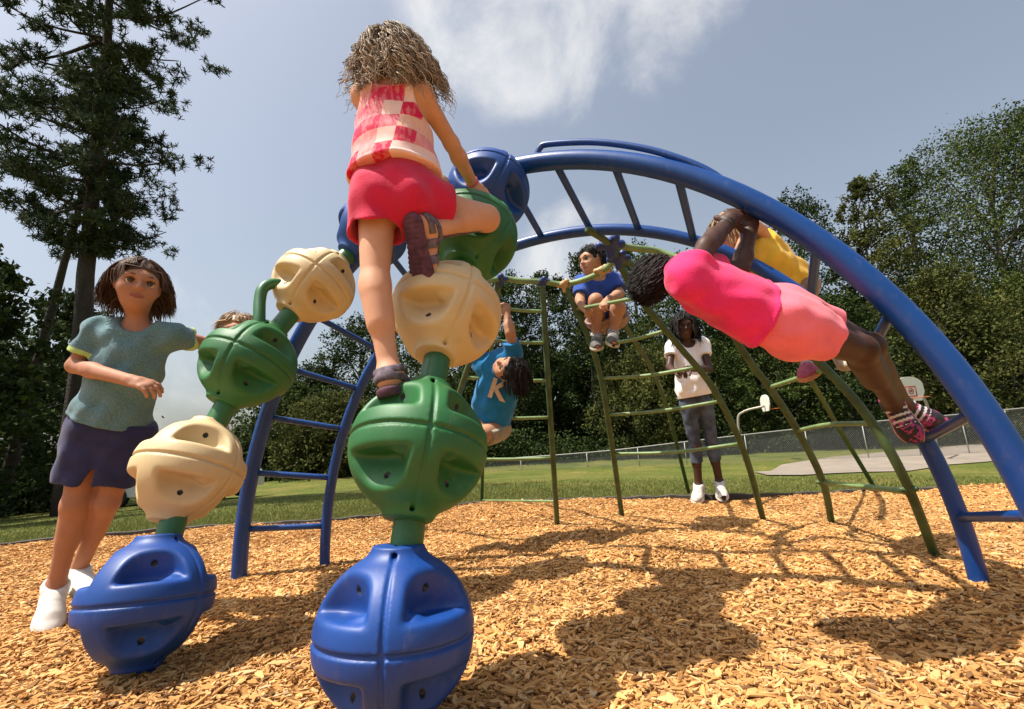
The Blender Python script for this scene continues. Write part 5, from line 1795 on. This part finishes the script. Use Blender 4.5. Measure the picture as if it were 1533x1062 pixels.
K.hand('L', np.array([0, .1, .5]), np.array([-.2, .8, 0]), np.array([-1, 0, .2]), curl=.95)
K.hand('R', np.array([0, .1, .5]), np.array([.2, .8, 0]), np.array([1, 0, .2]), curl=.95)
K.body(); K.eyes()
up = K.up; uR = J['elR'] - J['shR']; uL = J['elL'] - J['shL']
M_TURQ = mat_cloth('turquoise_cloth', (.010, .165, .40), .2)
K.cloth('shirt', M_TURQ, ['torso'], .016, cuts=[(J['pelvis'] + up * .0, -up)],
        extra=[(('fc', J['shR'] - uR * .1, J['shR'] + uR * .55, .052, .058, False), .03), (('fc', J['shL'] - uL * .1, J['shL'] + uL * .55, .052, .058, False), .03), (('el', lerp(J['pelvis'], J['chest'], .45), (.136, .11, .20), frame(K.fw, up)), .05)], wr=(.005, WR))
K.cloth('shorts', mat_cloth('tan_shorts', (.26, .22, .15), .3, heather=(.40, .36, .27)), ['torso'], .013, cuts=[(J['pelvis'] + up * .02, up)],
        extra=[(('fc', J['hipR'], lerp(J['hipR'], J['knR'], .7), .082, .074, False), .03), (('fc', J['hipL'], lerp(J['hipL'], J['knL'], .7), .082, .074, False), .03)], wr=(.004, WR))
hv = K.hair_cap(.05, low=-.25, wr=.03); hl = hair_locks(J['head'], K.M, K.H, 300, .07, 91, wave=.002, width=.0038, spread=.1, lift=1.1)
V, F = join(hv, hl); mesh_np('hair', V, F, H_BLACK, K.t)
K.shoe(0, M_GSHOE, M_TANSOLE); K.shoe(1, M_GSHOE, M_TANSOLE)
# the letter on the shirt front
LC = at(745, 585, 2.9)
fc_ = bpy.data.curves.new('letter', 'FONT'); fc_.body = 'K'; fc_.size = .17; fc_.extrude = .004; fc_.align_x = 'CENTER'; fc_.align_y = 'CENTER'; fc_.offset = .005
tmp = bpy.data.objects.new('letter_tmp', fc_); COL.objects.link(tmp)
dg = bpy.context.evaluated_depsgraph_get(); dg.update()
me = bpy.data.meshes.new_from_object(tmp.evaluated_get(dg)); bpy.data.objects.remove(tmp)
v0 = np.array([v.co for v in me.vertices]); polys = [tuple(q.vertices) for q in me.polygons]
zl = unit(EYE - LC); yl = unit(rot(UP, FW, math.radians(18))); yl = unit(yl - zl * (yl @ zl)); xl = np.cross(yl, zl)
shirt = [o for o in K.t.children if o.name.startswith('shirt')][0]
LETTER = (v0, polys, xl, yl, zl, LC)
sv = np.array([v.co for v in shirt.data.vertices]) + WLOC[K.t.name]
lv = []
for q in v0:
    p0 = LC + xl * q[0] + yl * q[1]
    rel = sv - p0; dep = rel @ zl; lat = np.linalg.norm(rel - dep[:, None] * zl, axis=1)
    near_ = dep[lat < .03]
    dd = near_.max() if len(near_) else 0
    lv.append(p0 + zl * (dd + .003 + (.003 if q[2] > 0 else -.003)))
gl = G(); gl.add(lv, polys); gl.build('letter', mat_cloth('letter_cream', (.62, .50, .36), .1), K.t, smooth=False)

# ---------------------------------------------------------------- L: woman standing behind the net
dL_ = 4.32
q = lambda x, y, d=dL_: at(x, y, d)
J = dict(head=q(1024, 488, 4.28), shR=q(1006, 520), shL=q(1052, 516), chest=q(1031, 545), pelvis=q(1041, 600), hipR=q(1030, 606), hipL=q(1055, 606),
         elR=q(1002, 550, 4.2), wrR=q(1008, 556, 3.98), elL=q(1062, 553, 4.2), wrL=q(1030, 552, 3.98), knR=q(1041, 668), knL=q(1066, 666), anR=q(1046, 726), anL=q(1077, 721), toeR=q(1041, 742, 4.14), toeL=q(1080, 737, 4.14))
J['headup'] = np.array([0, 0, 1.]); hd = np.array([-.2, -1., -.25])
Lw = Person('woman in white shirt and cropped jeans standing behind the net', q(1060, 742), 1.17, J, SKIN_DARK, .0055, headdir=hd, H=.215, bulk=.82)
Lw.hairm = H_BLACK
Lw.hand('R', np.array([.6, -.4, -.1]), np.array([0, .3, -.9]), np.array([0, -1, 0.]), curl=.7)
Lw.hand('L', np.array([-.6, -.4, -.1]), np.array([0, .3, -.9]), np.array([0, -1, 0.]), curl=.7)
Lw.body(); Lw.eyes()
up = Lw.up; uR = J['elR'] - J['shR']; uL = J['elL'] - J['shL']
Lw.cloth('shirt', mat_cloth('white_cloth', (.80, .77, .78), .06), ['torso'], .015, cuts=[(J['pelvis'] + up * .035 - Lw.fw * .02, -up + Lw.fw * .15)],
         extra=[(('fc', J['shR'] - uR * .1, J['shR'] + uR * .45, .056, .060, False), .03), (('fc', J['shL'] - uL * .1, J['shL'] + uL * .45, .056, .060, False), .03), (('el', lerp(J['pelvis'], J['chest'], .35), (.158, .125, .20), frame(Lw.fw, up)), .05)], 
         subs=[(('el', lerp(J['shL'], J['shR'], .5) + up * .05 + Lw.fw * .04, (.07, .08, .07), frame(Lw.fw, up)), .01)], wr=(.005, WR))
m, nt, b = new_mat('denim'); n_ = noise(nt, 9., 3); n2 = noise(nt, 240., 2)
nt.links.new(ramp(nt, n_.outputs['Fac'], [(.36, (.020, .028, .050)), (.80, (.11, .14, .19))]), b.inputs['Base Color']); b.inputs['Roughness'].default_value = .85
bump(nt, b, n2.outputs['Fac'], .3, .002)
Lw.cloth('jeans', m, ['torso', 'thighR', 'thighL'], .009, cuts=[(J['pelvis'] + up * .06, up)],
         extra=[(('fc', J['knR'], lerp(J['knR'], J['anR'], .42), .056, .054, False), .01), (('fc', J['knL'], lerp(J['knL'], J['anL'], .42), .056, .054, False), .01)], wr=(.003, WR))
hv = Lw.hair_cap(.02, low=-.30); hl = hair_locks(J['head'], Lw.M, Lw.H, 420, .22, 95, wave=.008, width=.006, spread=.09)
V, F = join(hv, hl); mesh_np('hair', V, F, H_BLACK, Lw.t)
M_RUN = mat_basic('running_shoe', (.50, .46, .40), .8, .5, 30)
Lw.shoe(0, M_RUN, M_WSOLE); Lw.shoe(1, M_RUN, M_WSOLE)

# ---------------------------------------------------------------- F: child hidden behind the green ball of the left chain
J = dict(head=at(356, 500, 2.45), shR=at(332, 535, 2.45), shL=at(384, 536, 2.45), chest=at(358, 540, 2.46), pelvis=at(365, 572, 2.5), hipR=at(350, 570, 2.5), hipL=at(382, 570, 2.5),
         elR=at(328, 565, 2.36), wrR=at(345, 540, 2.2), elL=at(392, 565, 2.36), wrL=at(380, 540, 2.2), knR=at(345, 545, 2.26), knL=at(385, 545, 2.28), anR=at(352, 572, 2.32), anL=at(380, 570, 2.32), toeR=at(348, 574, 2.22), toeL=at(378, 574, 2.22))
J['headup'] = np.array([0, 0, 1.]); hd = np.array([.1, -1., -.1])
Fk = Person('brown haired child hidden behind the green ball of the left chain', J['pelvis'], .80, J, SKIN_A, .006, headdir=hd, H=.19)
Fk.hairm = H_SANDY
Fk.hand('R', np.array([0, -.4, .2]), np.array([0, -.3, -.5]), np.array([1, 0, 0.]), curl=.5); Fk.hand('L', np.array([0, -.4, .2]), np.array([0, -.3, -.5]), np.array([-1, 0, 0.]), curl=.5)
Fk.body(); Fk.eyes()
up = Fk.up
Fk.cloth('shirt', mat_cloth('grey_cloth', (.22, .22, .22), .15), ['torso', 'uarmR', 'uarmL'], .012, wr=(.004, WR))
Fk.cloth('shorts', mat_cloth('dark_cloth', (.04, .04, .05), .15), ['thighR', 'thighL'], .010)
hv = Fk.hair_cap(.03, low=-.30, wr=.02); hl = hair_locks(J['head'], Fk.M, Fk.H, 380, .10, 97, wave=.006, width=.004, wind=(-.4, 0, .5), spread=.14, lift=1.06)
V, F = join(hv, hl); mesh_np('hair', V, F, H_SANDY, Fk.t)
Fk.shoe(0, M_GSHOE, M_TANSOLE); Fk.shoe(1, M_GSHOE, M_TANSOLE)
